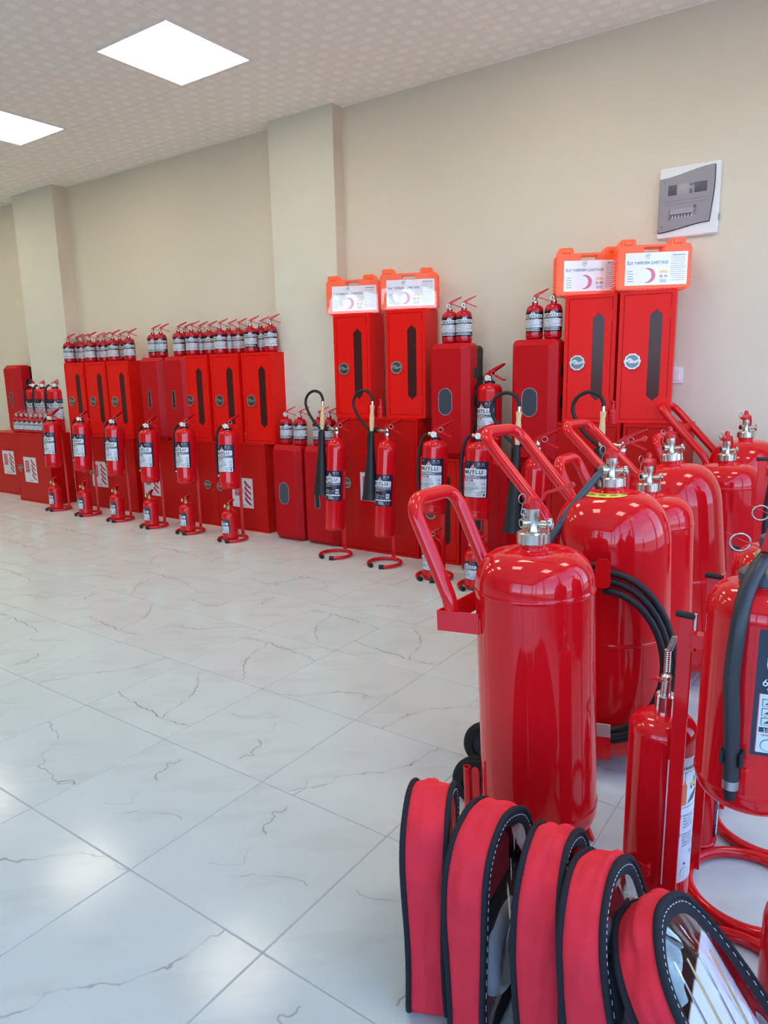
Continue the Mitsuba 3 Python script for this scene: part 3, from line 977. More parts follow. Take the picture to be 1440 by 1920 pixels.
thing('hose_cabinet', make_low(.365, .85, .25, [], [(.30, .43)]), 'red hose cabinet under the left one of the right-hand pair of orange cases', 'cabinet', place(-1.400, 3.545), G1)
thing('hose_cabinet', make_low(.28, .85, .26, [], [(.24, .43)]), 'red hose cabinet under the rightmost windowed cabinet', 'cabinet', place(-1.020, 3.545), G1)

# tall windowed cabinets
G2 = 'tall windowed extinguisher cabinets'
for x, w, y, z, rz, lab in [
        (-5.940, .285, YL + .012, HL, 0, 'tall red steel cabinet with a pointed window, leftmost of the left three'),
        (-5.625, .285, YL + .012, HL, 0, 'tall red steel cabinet with a pointed window, middle one of the left three'),
        (-5.315, .285, YL + .012, HL, 0, 'tall red steel cabinet with a pointed window, right one of the left three'),
        (-4.345, .285, 3.598, .648, 0, 'tall red steel cabinet with a pointed window, beside the plastic box right of centre-left'),
        (-4.022, .285, 3.598, .648, 0, 'tall red steel cabinet with a pointed window, middle one of the three by the column'),
        (-3.702, .285, 3.598, .648, 0, 'tall red steel cabinet with a pointed window, right beside the column'),
        (-2.832, .252, 3.552, .852, 9, 'tall red steel cabinet under the dimmer glaring first aid case, nearest right of the column'),
        (-2.437, .252, 3.552, .852, 9, 'tall red steel cabinet under the brightest glaring first aid case'),
        (-1.337, .252, 3.552, .852, 7, 'tall red steel cabinet under the first aid case with the pink label'),
        (-1.064, .245, 3.552, .852, 11, 'tall red steel cabinet farthest right, next to the wall switch')]:
    wk = .285 if w > .28 else (.262 if w > .26 else .252)
    thing('extinguisher_cabinet', tall[wk], lab, 'cabinet', place(x, y, z, rz), G2, {'door__window': 'dark pointed window', 'door__latch': 'round chrome latch'})
thing('extinguisher_cabinet', tall[.262], 'tall red steel cabinet standing on the floor under a plastic box with an oval window', 'cabinet', place(-2.195, 3.535, 0), G2, {'door__window': 'dark pointed window', 'door__latch': 'round chrome latch'})
thing('extinguisher_cabinet', tall[.252], 'red steel cabinet on the floor under the right oval-windowed plastic box', 'cabinet', place(-1.670, 3.60, 0), G2)

# moulded plastic boxes
G3 = 'moulded plastic extinguisher boxes'
thing('plastic_box', box_slot, 'red plastic box with black back and slot window at the left edge', 'box', place(-6.955, 3.60, .62), G3)
thing('plastic_box', box_slot_red, 'red plastic box with a slot window, right of the left three windowed cabinets', 'box', place(-4.840, 3.575, HL), G3)
thing('plastic_box', box_slot_red, 'red plastic box with a slot window, touching the middle group of windowed cabinets', 'box', place(-4.545, 3.570, HL), G3)
thing('plastic_box', box_oval_red, 'red plastic box on the floor with a black oval window, left of the column pair', 'box', place(-3.385, 3.505, 0), G3)
thing('plastic_box', box_small_red, 'orange-red plastic box on the floor with a short slot window, behind the first black horn', 'box', place(-3.108, 3.510, 0), G3)
thing('plastic_box', box_oval, 'red plastic box with a blue-grey oval window standing on a low cabinet', 'box', place(-2.118, 3.500, .631), G3)
thing('plastic_box', box_oval, 'red plastic box with a dark oval window left of the pink-labelled case', 'box', place(-1.613, 3.500, .631), G3)
thing('plastic_box', box_small_red, 'red plastic box on the floor behind the second pair of hanging extinguishers', 'box', place(-1.890, 3.44, 0), G3)

# ------------------------------------------------------------------ small extinguishers on the shelves
G4 = 'small extinguishers standing on the cabinets'
ROWS = [
    # (pixel x of the body, depth, height, kind, turn)
    ('on the left three windowed cabinets', HL + .63, [(127, 0), (143, 1), (152.5, 1), (167, 0), (182.5, 1), (194, 1), (211, 0), (224.5, 1), (241.5, 0)], 3.675, 3.77, 'plain', 46, 638),
    ('on the left slot-windowed plastic box', HL + .645, [(287, 0), (302, 0)], 3.66, 3.75, 'foot', 44, 636),
    ('on the right slot-windowed plastic box', HL + .645, [(335, 0), (347.5, 1)], 3.66, 3.75, 'plain', 42, 632),
    ('on the windowed cabinets left of the column', .648 + .63, [(358.5, 0), (374.5, 1), (392, 1), (411.5, 0), (429, 1), (447, 1), (469.5, 0), (489, 1), (507.5, 0)], 3.665, 3.755, 'plain', 42, 625),
    ('on the plastic boxes at the foot of the column', .655, [(537, 0), (563, 0), (599, 1), (618, 1)], 3.60, 3.64, 'foot', 38, 800),
    ('on the plastic box with the blue-grey window', .631 + .645, [(843.5, 0), (870, 0)], 3.60, 3.70, 'foot', 28, 610),
    ('on the plastic box with the dark oval window', .631 + .645, [(1002.5, 0), (1037.5, 0)], 3.59, 3.70, 'foot', 16, 600)]
ORD = ['first', 'second', 'third', 'fourth', 'fifth', 'sixth', 'seventh', 'eighth', 'ninth', 'tenth', 'eleventh']
for where, z, xs, yf, yb, kind, turn, py in ROWS:
    for i, (px, backrow) in enumerate(xs):
        y = yb if backrow else yf
        q = on_plane(px, py, y)
        n_ = len(xs)
        pos = ('left' if i == 0 else 'right') + ' one' if n_ == 2 else f'{ORD[i]} from the left'
        lab = f"small extinguisher {where}, {pos}"
        k_ = 'foot' if (where.startswith('on the windowed') and px == 469.5) else kind
        thing('small_extinguisher', small_foot if k_ == 'foot' else small_plain, lab, 'fire extinguisher', place(q[0], y, z, turn + random.uniform(-9, 7)), G4, {'label': 'black and white label', 'valve__gauge': 'round pressure gauge'})

# the cluster on the second low cabinet: seven very small ones before four with hoses
tiny = make_small(.0365, .135, 'plain', 'm_red_small', -8)
G5 = 'smallest extinguishers lined up on a low cabinet'
for i in range(7):
    px = 32.5 + i * 9.2
    q = on_plane(px, 785, 3.515)
    thing('mini_extinguisher', tiny, f'very small white-labelled extinguisher on the low left cabinet, {ORD[i]} from the left', 'fire extinguisher', place(q[0], 3.515, .645, 50), G5)
G6 = 'large extinguishers with black hoses on a low cabinet'
for i, (px, y) in enumerate([(53, 3.70), (66, 3.69), (82, 3.68), (105, 3.67)]):
    q = on_plane(px, 745, y)
    thing('powder_extinguisher', powder, f'black-hosed extinguisher standing behind the very small ones, {ORD[i]} from the left', 'fire extinguisher', place(q[0], y, .645, 40 + 3 * i), G6, {'label': 'navy and white label'})

# ------------------------------------------------------------------ extinguishers hung on floor stands
G7 = 'extinguishers hung on floor stands'
G8 = 'red floor stands with a C-shaped foot ring'
G9 = 'small extinguishers standing inside the stand rings'
STANDS = [(-5.83, 3.47, .374, 'leftmost of the row', 8), (-5.375, 3.46, .376, 'second from the left', 8), (-4.925, 3.455, .366, 'third from the left', 8),
          (-4.475, 3.435, .346, 'fourth from the left', 8), (-4.065, 3.44, .364, 'fifth from the left', 8), (-3.605, 3.425, .364, 'sixth from the left', 8),
          (-1.93, 3.345, .368, 'seen through the near trolley handle', 3), (-1.645, 3.305, .372, 'just right of the near trolley handle', 2)]
for x, y, zb, w, rz in STANDS:
    thing('extinguisher_stand', stand_hi, f'red floor stand with a C-shaped foot ring, {w}', 'stand', place(x, y), G8, {'foot_cap': 'black rubber cap'})
    thing('powder_extinguisher', powder, f'large red extinguisher hung on a floor stand, {w}', 'fire extinguisher', place(x, y - .142, zb, 0, ((1, 0, 0), -4)) @ T4().rotate([0, 1, 0], -2.6 if x < -3 else 0).translate([.010 if x < -3 else 0, .036, 0]).rotate([0, 0, 1], rz), G7, {'label': 'navy and white label', 'hose': 'black rubber hose'})
    thing('small_extinguisher', small_stand, f'small red extinguisher standing in a stand ring, {w}', 'fire extinguisher', place(x - .005, y - .115, .004, -20), G9, {'label': 'navy and white label', 'valve__gauge': 'round pressure gauge'})
for x, y, zb, lab, rz in [(-2.705, 3.44, .172, 'against the column side', 0), (-2.325, 3.43, .174, 'before the wide tall cabinet', 0), (-1.245, 3.06, .172, 'behind the near trolley handle', 0), (-.895, 3.16, .172, 'its hose arching over the right trolley handle', 0)]:
    thing('extinguisher_stand', stand_co2, f'red floor stand of a black-horned extinguisher, {lab}', 'stand', place(x, y), G8, {'foot_cap': 'black rubber cap'})
    thing('horn_extinguisher', co2, f'slim red extinguisher with black horn, {lab}', 'fire extinguisher', place(x, y - .142, zb, rz, ((1, 0, 0), -5)) @ T4().translate([0, .045, 0]), 'slim extinguishers with black horns', {'horn': 'long black discharge horn', 'grip': 'pale wooden grip', 'label': 'navy label'})
thing('powder_extinguisher', powder, 'large red extinguisher standing high against the wall between two oval-windowed boxes', 'fire extinguisher', place(-1.775, 3.60, .655, -14), G6, {'label': 'navy and white label', 'hose': 'black rubber hose'})

# red nozzle bottles standing on the low cabinets
bottle = [('body', P(lathe([(0, 0), (.024, 0), (.024, .006), (.021, .008), (.021, .060), (.016, .068), (.016, .072)] + [(.012, .074), (.011, .10), (.014, .103), (.014, .112), (0, .112)], 24), 'm_red_lever', 30)),
          ('ring', P(lathe([(.0212, .018), (.0228, .020), (.0228, .040), (.0212, .042)], 24), 'm_red_lever', 30))]
GB = 'red nozzle bottles'
for x, y, z, lab in [(-3.745, 3.64, .648, 'before the gap of the windowed cabinets left of the column'), (-2.515, 3.60, .852, 'in the gap under the two glaring first aid cases'), (-1.078, 3.565, .85, 'between the two right-hand windowed cabinets')]:
    thing('nozzle_bottle', bottle, f'small red metal nozzle bottle {lab}', 'bottle', place(x, y, z), GB)

# ------------------------------------------------------------------ orange first aid cases
def wrap_sheet(w, h):
    """The cling film stretched over a case's front: one rippled clear sheet."""
    nx, nz = 30, 18
    V, F = [], []
    for j in range(nz + 1):
        for i in range(nx + 1):
            x, z = .006 + (w - .012) * i / nx, .006 + (h - .012) * j / nz
            b = math.sin(math.pi * i / nx) * math.sin(math.pi * j / nz)
            V.append((x, -.0045 - .002 * b - .0012 * b * math.sin(x * 55 + z * 20) * math.sin(z * 31), z))
    for j in range(nz):
        for i in range(nx):
            a = j * (nx + 1) + i
            F += [(a, a + 1, a + nx + 2), (a, a + nx + 2, a + nx + 1)]
    return mesh(V, F)


def make_case(w=.335, h=.205, d=.098):
    prof = rrect(0, w, 0, h, .016, 4)
    lobes = [rrect(w * a, w * b, h - .02, h + .026, .012, 4) for a, b in ((.03, .25), (.70, .92))]
    notch = rrect(w * .36, w * .62, h - .034, h - .010, .007, 3)
    front = sg.Polygon(prof)
    for l_ in lobes:
        front = front.union(l_)
    front = front.difference(notch)
    b_in = front.buffer(-.006)
    shell = cat([extr(front, .006, d * .48), extr(front, d * .52, d - .006), extr(b_in, 0, .007), extr(b_in, d - .007, d), extr(b_in, d * .47, d * .53)])
    ribs = []
    for i in range(11):
        z = .022 + i * (h - .044) / 10
        ribs.append(cbox(-.005, .006, .012, d - .012, z - .005, z + .005, .002))
        ribs.append(cbox(w - .006, w + .005, .012, d - .012, z - .005, z + .005, .002))
    for i in range(13):
        x = .03 + i * (w - .06) / 12
        ribs.append(cbox(x - .006, x + .006, .001, .010, .004, .016, .002))
    clasp = [cbox(w * a, w * b, -.004, .012, h - .002, h + .020, .003) for a, b in ((.08, .20), (.75, .87))]
    pr = Print()
    lw, lh = w * .84, h * .72
    pr.rect(0, lw, 0, lh, (.78, .72, .76), 1)
    c0 = lw * .36
    sh = sg.Polygon([(c0 - .011, lh - .008), (c0, lh - .004), (c0 + .011, lh - .008), (c0 + .010, lh - .024), (c0, lh - .032), (c0 - .010, lh - .024)])
    pr.poly(sh, (.05, .06, .12), 2)
    pr.poly(sh.buffer(-.0018), (.78, .72, .76), 3)
    pr.rect(c0 - .006, c0 + .006, lh - .0165, lh - .013, (.05, .06, .12), 4)
    pr.rect(c0 - .004, c0 + .004, lh - .021, lh - .019, (.05, .06, .12), 4)
    pr.text('İLK YARDIM ÇANTASI', c0, lh - .052, .0125, (.05, .055, .10), 3, center=True, width=lw * .66)
    cz = lh * .30
    cres = sg.Point(c0 + .004, cz).buffer(.034, quad_segs=10).difference(sg.Point(c0 - .010, cz).buffer(.030, quad_segs=10))
    pr.poly(cres, (.55, .02, .10), 3)
    pr.lines(lw * .04, lw * .16, lh * .45, lh * .06, 5, (.2, .2, .24), 2, 3, .3)
    pr.rect(lw * .56, lw * .69, lh * .36, lh * .44, (.85, .40, .05), 2)
    pr.rect(lw * .56, lw * .61, lh * .22, lh * .31, (.35, .25, .2), 2)
    pr.rect(lw * .63, lw * .69, lh * .23, lh * .30, (.3, .25, .3), 2)
    for i in range(6):
        pr.rect(lw * (.57 + .018 * i), lw * (.58 + .018 * i), lh * .07, lh * .18, (.2, .2, .25), 2)
    pr.rect(lw * .75, lw * .96, lh * .88, lh * .92, (.3, .25, .3), 2)
    for i in range(12):
        pr.rect(lw * .73, lw * (.97 if i % 3 else .95), lh * (.82 - .063 * i), lh * (.838 - .063 * i), (.3, .26, .32), 2)
    lm, lc = pr.build(None, .0004)
    return [('shell', P(shell, 'm_orange', 30)), ('rib', P(cat(ribs), 'm_orange_dark', False)), ('clasp', P(clasp[0], 'm_orange', False)), ('clasp', P(clasp[1], 'm_orange', False)),
            ('label', P(mv(lm, w * .11, -.0006, h * .10), 'm_print_gloss', color=lc)), ('clear_wrap', P(wrap_sheet(w, h), 'm_pvc', True))]


case = make_case()
case_bare = case[:-1]
for x, y, z, rz, lab in [(-2.880, 3.555, 1.483, 23, 'orange first aid case with a glaring label, leftmost of the four'),
                         (-2.460, 3.540, 1.483, 25, 'orange first aid case whose label is washed out white, second from left'),
                         (-1.385, 3.545, 1.483, 30, 'orange first aid case with a pink label and red crescent, third from left'),
                         (-1.075, 3.520, 1.483, 27, 'orange first aid case with a pale crescent, rightmost and frontmost')]:
    thing('first_aid_case', case if x < -2 else case_bare, lab, 'first aid case', place(x, y, z, rz), 'orange first aid cases', {'label': 'printed first aid label'})

# ------------------------------------------------------------------ wall fittings
pw, ph = .276, .325
frame = cat([cbox(0, pw, -.018, 0, 0, ph, .006)])
N = 24
tt = np.linspace(0, 1, N)
top = [(.006 + (pw - .032) * t, ph * (.84 + .105 * (3 * t * t - 2 * t ** 3))) for t in tt]
rgt = [(pw * (.905 - .045 * (3 * t * t - 2 * t ** 3) + .02 * math.sin(math.pi * t)), ph * (.945 - .76 * t)) for t in tt]
bot = [(pw * .86 - (pw * .86 - .006) * t, ph * (.185 - .09 * (3 * t * t - 2 * t ** 3))) for t in tt]
door_poly = sg.Polygon(top + rgt[1:] + bot[1:]).buffer(0)
door = extr(door_poly, -.028, -.016)
edge = extr(door_poly.buffer(.003).difference(door_poly), -.021, -.016)
pr = Print()
for x0, x1, z0, z1, c in [(.17, .31, .60, .74, (.02, .02, .05)), (.52, .60, .71, .73, (.05, .04, .06)), (.52, .57, .60, .66, (.09, .08, .1)), (.60, .80, .60, .74, (.015, .018, .05)), (.33, .51, .605, .735, (.30, .27, .31)), (.21, .64, .27, .40, (.33, .30, .36)), (.60, .645, .29, .43, (.08, .07, .11)), (.20, .215, .25, .40, (.05, .04, .07))]:
    pr.rect(pw * x0, pw * x1, ph * z0, ph * z1, c, 1)
for i in range(7):
    pr.rect(pw * (.225 + .052 * i), pw * (.248 + .052 * i), ph * .275, ph * .315, (.04, .035, .06), 2)
    pr.rect(pw * (.248 + .052 * i), pw * (.272 + .052 * i), ph * .275, ph * .295, (.55, .52, .58), 2)
pr.rect(pw * .22, pw * .58, ph * .315, ph * .33, (.06, .05, .08), 2)
for x, z in ((.10, .80), (.09, .17)):
    pr.poly(sg.Point(pw * x, ph * z).buffer(.003), (.02, .02, .03), 1)
pr.rect(pw * .12, pw * .84, ph * .515, ph * .522, (.18, .16, .2), 1)
pr.rect(pw * .12, pw * .84, ph * .47, ph * .476, (.18, .16, .2), 1)
fm, fc = pr.build(None, .0005)
q = on_plane(1231, 446, WALL_Y - .018)
thing('fuse_box', [('frame', P(frame, 'm_white_plastic', False)), ('door', P(door, 'm_grey_plastic', False)), ('door__edge', P(edge, 'm_dark_hole', False)), ('breaker_window', P(mv(fm, 0, -.0285, 0), 'm_print_gloss', color=fc)), ('latch', P(cbox(pw - .002, pw + .004, -.014, -.004, .06, .09, .001), 'm_grey_plastic', False))],
      'white wall fuse box with a wavy smoke-grey door above the right cabinets', 'fuse box', place(q[0], WALL_Y - .001, 1.738), None, {'door': 'smoke-grey door with a wavy edge'})
q = on_plane(1280, 719, WALL_Y)
sw = [('plate', P(cbox(-.082, 0, -.009, 0, 0, .082, .003), 'm_white_plastic', False)), ('rocker', P(cbox(-.068, -.042, -.013, -.008, .014, .068, .002), 'm_white_plastic', False)), ('rocker', P(cbox(-.040, -.014, -.013, -.008, .014, .068, .002), 'm_white_plastic', False))]
thing('light_switch', sw, 'white double light switch on the wall beside the rightmost cabinet', 'light switch', place(q[0], WALL_Y - .001, q[2]))


# ------------------------------------------------------------------ wheeled cylinders
def make_valve(z, s=1.0, lever=True):
    """Nickel valve of a wheeled cylinder on its union nut: outlet towards -y-x, handwheel gauge towards +x, red cap with lever and ring pin."""
    nut = lathe([(0, z), (.032 * s, z), (.036 * s, z + .004), (.036 * s, z + .026 * s), (.033 * s, z + .030 * s), (0, z + .030 * s)], 36)
    notch = [rot(cbox(.0345 * s, .0368 * s, -.003, .003, z + .002, z + .028 * s, .0008), (0, 0, 1), 60 * i + 15) for i in range(6)]
    z1 = z + .030 * s
    stem = lathe([(0, z1), (.016 * s, z1), (.0135 * s, z1 + .008), (.0125 * s, z1 + .030 * s), (.0155 * s, z1 + .036 * s), (.0155 * s, z1 + .052 * s), (0, z1 + .052 * s)], 22)
    outl = mv(rot(lathe([(.0, 0), (.0085 * s, 0), (.0085 * s, .018 * s), (.0115 * s, .020 * s), (.0115 * s, .030 * s), (.0075 * s, .030 * s), (.0075 * s, .020 * s), (0, .020 * s)], 16), (1, 0, 0), 90), 0, 0, z1 + .020 * s)
    outl = rot(outl, (0, 0, 1), -38)
    bore = rot(mv(rot(lathe([(0, .0206 * s), (.0074 * s, .0206 * s)], 16), (1, 0, 0), 90), 0, 0, z1 + .020 * s), (0, 0, 1), -38)
    stub = mv(rot(lathe([(0, 0), (.0065 * s, 0), (.0065 * s, .018 * s), (.0085 * s, .018 * s), (.0085 * s, .030 * s), (.0055 * s, .030 * s), (.0055 * s, .036 * s), (0, .036 * s)], 14), (0, 1, 0), 90), 0, 0, z1 + .016 * s)
    stub = rot(stub, (0, 0, 1), 12)
    wheel = mv(rot(lathe([(0, .034 * s), (.0135 * s, .034 * s), (.0145 * s, .037 * s), (.0145 * s, .042 * s), (.0115 * s, .044 * s), (.011 * s, .0415 * s), (0, .0415 * s)], 22), (0, 1, 0), 90), 0, 0, z1 + .016 * s)
    wheel = rot(wheel, (0, 0, 1), 12)
    z2 = z1 + .052 * s
    cap = cat([lathe([(0, z2), (.0185 * s, z2), (.0185 * s, z2 + .012 * s), (.0165 * s, z2 + .016 * s), (.012 * s, z2 + .024 * s), (.009 * s, z2 + .026 * s), (0, z2 + .026 * s)], 8), cbox(-.026 * s, -.012 * s, -.006, .006, z2 + .003, z2 + .012 * s, .002)])
    lev = flatbar([(.012 * s, z2 + .010 * s), (.020 * s, z2 + .020 * s), (.030 * s, z2 + .036 * s), (.085 * s, z2 + .052 * s)], .012 * s, .006 * s)
    lev = rot(cat([lev, mv(rot(lathe([(0, -.006 * s), (.0075 * s, -.006 * s), (.0075 * s, .006 * s), (0, .006 * s)], 12), (1, 0, 0), 90), .085 * s, 0, z2 + .052 * s)]), (0, 0, 1), 14)
    ring = tube([(.010 * s * math.cos(a) * .45, .010 * s * math.cos(a) * .9, .011 * s * math.sin(a)) for a in np.linspace(0, 2 * math.pi, 17)[:-1]], .0014 * s, 6, closed=True)
    ring = mv(ring, -.022 * s, -.008 * s, z2 + .022 * s)
    wire = tube(smooth_path([(-.020 * s, -.010 * s, z2 + .010 * s), (-.024 * s, -.012 * s, z2 - .012 * s), (-.016 * s, -.012 * s, z2 - .020 * s), (-.021 * s, -.013 * s, z2 - .038 * s)], 14), .001 * s, 6)
    knob = lathe([(0, z2 + .020 * s), (.0085 * s, z2 + .022 * s), (.0095 * s, z2 + .034 * s), (.005 * s, z2 + .042 * s), (0, z2 + .043 * s)], 14)
    wings = cat([rot(flatbar([(.012 * s, z2 + .014 * s), (.030 * s, z2 + .018 * s), (.038 * s, z2 - .006 * s), (.034 * s, z2 - .028 * s)], .012 * s, .0035 * s), (0, 0, 1), a_) for a_ in (75,)])
    out = [('valve', P(cat([stem, outl, stub]), 'm_nickel', 40)), ('valve__union_nut', P(cat([nut] + notch), 'm_nickel', 35)), ('valve__outlet_bore', P(bore, 'm_dark_hole', False)), ('valve__gauge', P(wheel, 'm_steel', 35)),
           ('valve__cap', P(cap, 'm_red_lever', False)), ('valve__pin_ring', P(ring, 'm_steel', True)), ('valve__wire', P(wire, 'm_steel', True))]
    if lever:
        out.append(('valve__lever', P(lev, 'm_red_lever', False)))
    else:
        out += [('valve__knob', P(knob, 'm_red_lever', 35)), ('valve__lever', P(wings, 'm_red_lever', False))]
    return out


def wheel_meshes(x, y, r=.062, w=.030):
    tyre = mv(rot(lathe([(r * .62, -w / 2), (r * .90, -w / 2), (r * .965, -w * .40), (r * .975, -w * .30), (r * .95, -w * .27), (r * .995, -w * .22), (r, -w * .10), (r * .965, -w * .07), (r * .965, w * .0), (r, w * .03), (r * .995, w * .18), (r * .955, w * .22), (r * .955, w * .26), (r * .975, w * .31), (r * .90, w / 2), (r * .62, w / 2), (r * .62, -w / 2)], 36), (1, 0, 0), 90), x, y, r)
    hub = mv(rot(lathe([(0, -w * .35), (r * .2, -w * .42), (r * .25, -w * .30), (r * .64, -w * .25), (r * .64, w * .25), (r * .25, w * .30), (r * .2, w * .42), (0, w * .42)], 24), (1, 0, 0), 90), x, y, r)
    return tyre, hub


def make_trolley(kind, coil=False, lever=False):
    """A wheeled cylinder. Handle and wheels on the -x side; z=0 is the floor."""
    big = kind == 'big'
    r = .158 if big else .135
    zb, zn = .048, (.795 if big else .733)
    zt = zn - .012
    rs = .140 if big else .082
    n = 12
    prof = [(0, zb)] + arc2(r - .05, zb + .05, .05, -90, 0, 7)
    for wz in ([.385] if big else [.115, .632]):
        prof += [(r, wz - .006), (r + .0018, wz - .003), (r + .0022, wz), (r + .0018, wz + .003), (r, wz + .006)]
    nr = .030
    e1, e2 = (.66, 1.0) if big else (.55, 1.0)
    prof += [(nr + (r - nr) * math.cos(math.radians(90 * i / n)) ** e1, zt - rs + rs * math.sin(math.radians(90 * i / n)) ** e2) for i in range(n)]
    prof += [(nr + .004, zt), (nr, zt + .004), (nr, zn + .004), (0, zn + .004)]
    parts = [('cylinder', P(lathe(prof, 72), 'm_red_gloss', 40))]
    parts += make_valve(zn, 1.0, lever)
    hw = .100
    tr = .0175
    if big:
        path = [(-.13, -hw, .32), (-.135, -hw, .70), (-.36, -hw, .955), (-.36, hw, .955), (-.135, hw, .70), (-.13, hw, .32)]
        handle = tube(fillet(path, .055, 8), tr, 16)
        br = cat([cbox(-.150, -.085, s * hw - .012, s * hw + .012, z - .02, z + .02, .002) for s in (-1, 1) for z in (.36, .60)])
    else:
        path = [(-.166, -hw, .548), (-.164, -hw, .60), (-.268, -hw, .835), (-.268, hw, .835), (-.164, hw, .60), (-.166, hw, .548)]
        handle = tube(fillet(path, .055, 8), tr, 16)
        pl_ = [(-.088, -.106), (-.186, -.122), (-.186, .122), (-.088, .106)]
        band = sg.LineString(pl_).buffer(.0026, cap_style='flat', join_style='mitre')
        br = extr_z(band, .536, .584)
    parts += [('handle', P(handle, 'm_red_tube', True)), ('handle_bracket', P(br, 'm_red_tube', False))]
    if big or not lever:
        spots, wr = [(-.205, -.100), (-.205, .100)], .060
    else:
        spots, wr = [(-.190, .040), (-.262, .222)], .068
    (ax_, ay_), (bx_, by_) = spots
    turn_ = math.degrees(math.atan2(by_ - ay_, bx_ - ax_)) - 90
    for wx, wy in spots:
        ty, hu = wheel_meshes(0, 0, wr)
        parts += [('wheel', P(mv(rot(ty, (0, 0, 1), turn_), wx, wy), 'm_tyre', 35)), ('wheel__hub', P(mv(rot(hu, (0, 0, 1), turn_), wx, wy), 'm_black_plastic', 35))]
    ux_, uy_ = (bx_ - ax_) * .12, (by_ - ay_) * .12
    axle = tube([(ax_ - ux_, ay_ - uy_, wr), (bx_ + ux_, by_ + uy_, wr)], .007, 10)
    mx_, my_ = (ax_ + bx_) / 2, (ay_ + by_) / 2
    stay = tube([(mx_, my_, wr), (-r * .72, my_ * .4, .11)], .010, 10)
    parts += [('axle', P(axle, 'm_steel', 35)), ('axle_stay', P(stay, 'm_red_tube', 40))]
    leg = cat([hull([(x + a, y + b, z) for x, y, z in ((r * .55, s * .05, .075), (r * .78, s * .055, .0)) for a in (-.012, .012) for b in (-.005, .005)]) for s in (-1, 1)])
    parts.append(('leg', P(leg, 'm_red_tube', False)))
    if not big:
        pipe = cat([lathe([(.009, .03), (.009, .185), (.0075, .185), (.0075, .03)], 14)])
        parts.append(('holder_pipe', P(mv(pipe, -.145, -.088, 0), 'm_red_tube', 40)))
        parts.append(('holder_plate', P(mv(extr(rrect(-.010, .010, .03, .190, .009, 4), -.004, 0), -.120, -.088, 0), 'm_red_tube', False)))
    if coil:
        rz_, a0 = .0095, math.radians(17)
        loops = []
        cz = .372
        pts = []
        turns = 3
        for i in range(turns * 40 + 1):
            t = 2 * math.pi * i / 40 + math.pi / 2
            k_ = i / 40.0
            R1, R2 = .182 - .012 * k_, .248 - .019 * k_
            x = R1 * math.cos(t)
            y = -(r + .022 + .010 * (1 + math.sin(k_ * 5.1))) + .035 * max(0, abs(x) - .09)
            pts.append((x, y, cz + R2 * math.sin(t) - .004 * k_))
        loops.append(tube(pts, rz_, 10))
        hose = rot(cat(loops), (0, 0, 1), 17)
        parts.append(('hose', P(hose, 'm_rubber', True)))
        clips = []
        for z0, z1 in ((.562, .640), (.085, .185)):
            tab = mv(extr(rrect(-.019, .019, z0, z1, .014 if z0 > .3 else .006, 4), -.003, 0), 0, -(r + .052), 0)
            arm = cbox(-.015, .015, -(r + .050), -(r - .01), z0 + .004, z0 + .010, .001)
            arm2 = cbox(-.015, .015, -(r + .050), -(r - .01), z1 - .05, z1 - .044, .001)
            clips.append(rot(cat([tab, arm] + ([arm2] if z0 < .3 else [])), (0, 0, 1), 17))
        parts += [('hose_clip', P(clips[0], 'm_red_tube', False)), ('hose_clip', P(clips[1], 'm_red_tube', False))]
        tape = rot(cbox(-.0195, .0195, -(r + .0565), -(r + .0515), .150, .187, .001), (0, 0, 1), 17)
        parts.append(('clip_tape', P(tape, 'm_tape', False)))
        zz = zn + .030 + .020
        sup = smooth_path([(-.014, -.018, zz), (-.030, -.036, zz - .020), (-.062, -.078, zz - .075), (-.100, -.122, zz - .150), (-.128, -.150, zz - .22), (-.142, -.152, .50), (-.138, -.148, .42)], 36)
        parts.append(('supply_hose', P(tube(sup, .0105, 12), 'm_hose_grey', True)))
        ferr = mv(rot(lathe([(0, .018), (.0145, .018), (.0145, .032), (0, .032)], 14), (1, 0, 0), 90), 0, 0, zz)
        parts.append(('supply_hose__collar', P(rot(ferr, (0, 0, 1), -38), 'm_nickel', 35)))
        # oval yellow sticker lying on the dome below the neck
        V, F = [], []
        th = np.radians(np.linspace(-90 - 20 - 62, -90 - 20 + 62, 25)) + math.radians(17)
        rad = np.linspace(.050, .086, 5)
        for b in range(5):
            for a in th:
                k_ = abs((a - th.mean()) / (th[-1] - th.mean()))
                rr_ = .068 + (rad[b] - .068) * math.sqrt(max(0.0, 1 - k_ ** 4))
                c_ = ((rr_ - nr) / (r - nr)) ** (1 / e1)
                z = zt - rs + rs * math.sqrt(max(0, 1 - c_ * c_)) + .0012
                V.append((rr_ * math.cos(a), rr_ * math.sin(a), z))
        for b in range(4):
            for a in range(24):
                F += [(b * 25 + a, b * 25 + a + 26, b * 25 + a + 1), (b * 25 + a, b * 25 + a + 25, b * 25 + a + 26)]
        sm = mesh(V, F)
        if sm.face_normals[:, 2].mean() < 0:
            sm = mesh(V, np.array(F)[:, ::-1])
        col = np.array([(.62, .55, .04) if (i // 25) != 2 or (i % 5) in (0, 1) else (.05, .05, .03) for i in range(len(V))])
        parts.append(('sticker', P(sm, 'm_print', color=col)))
    return parts


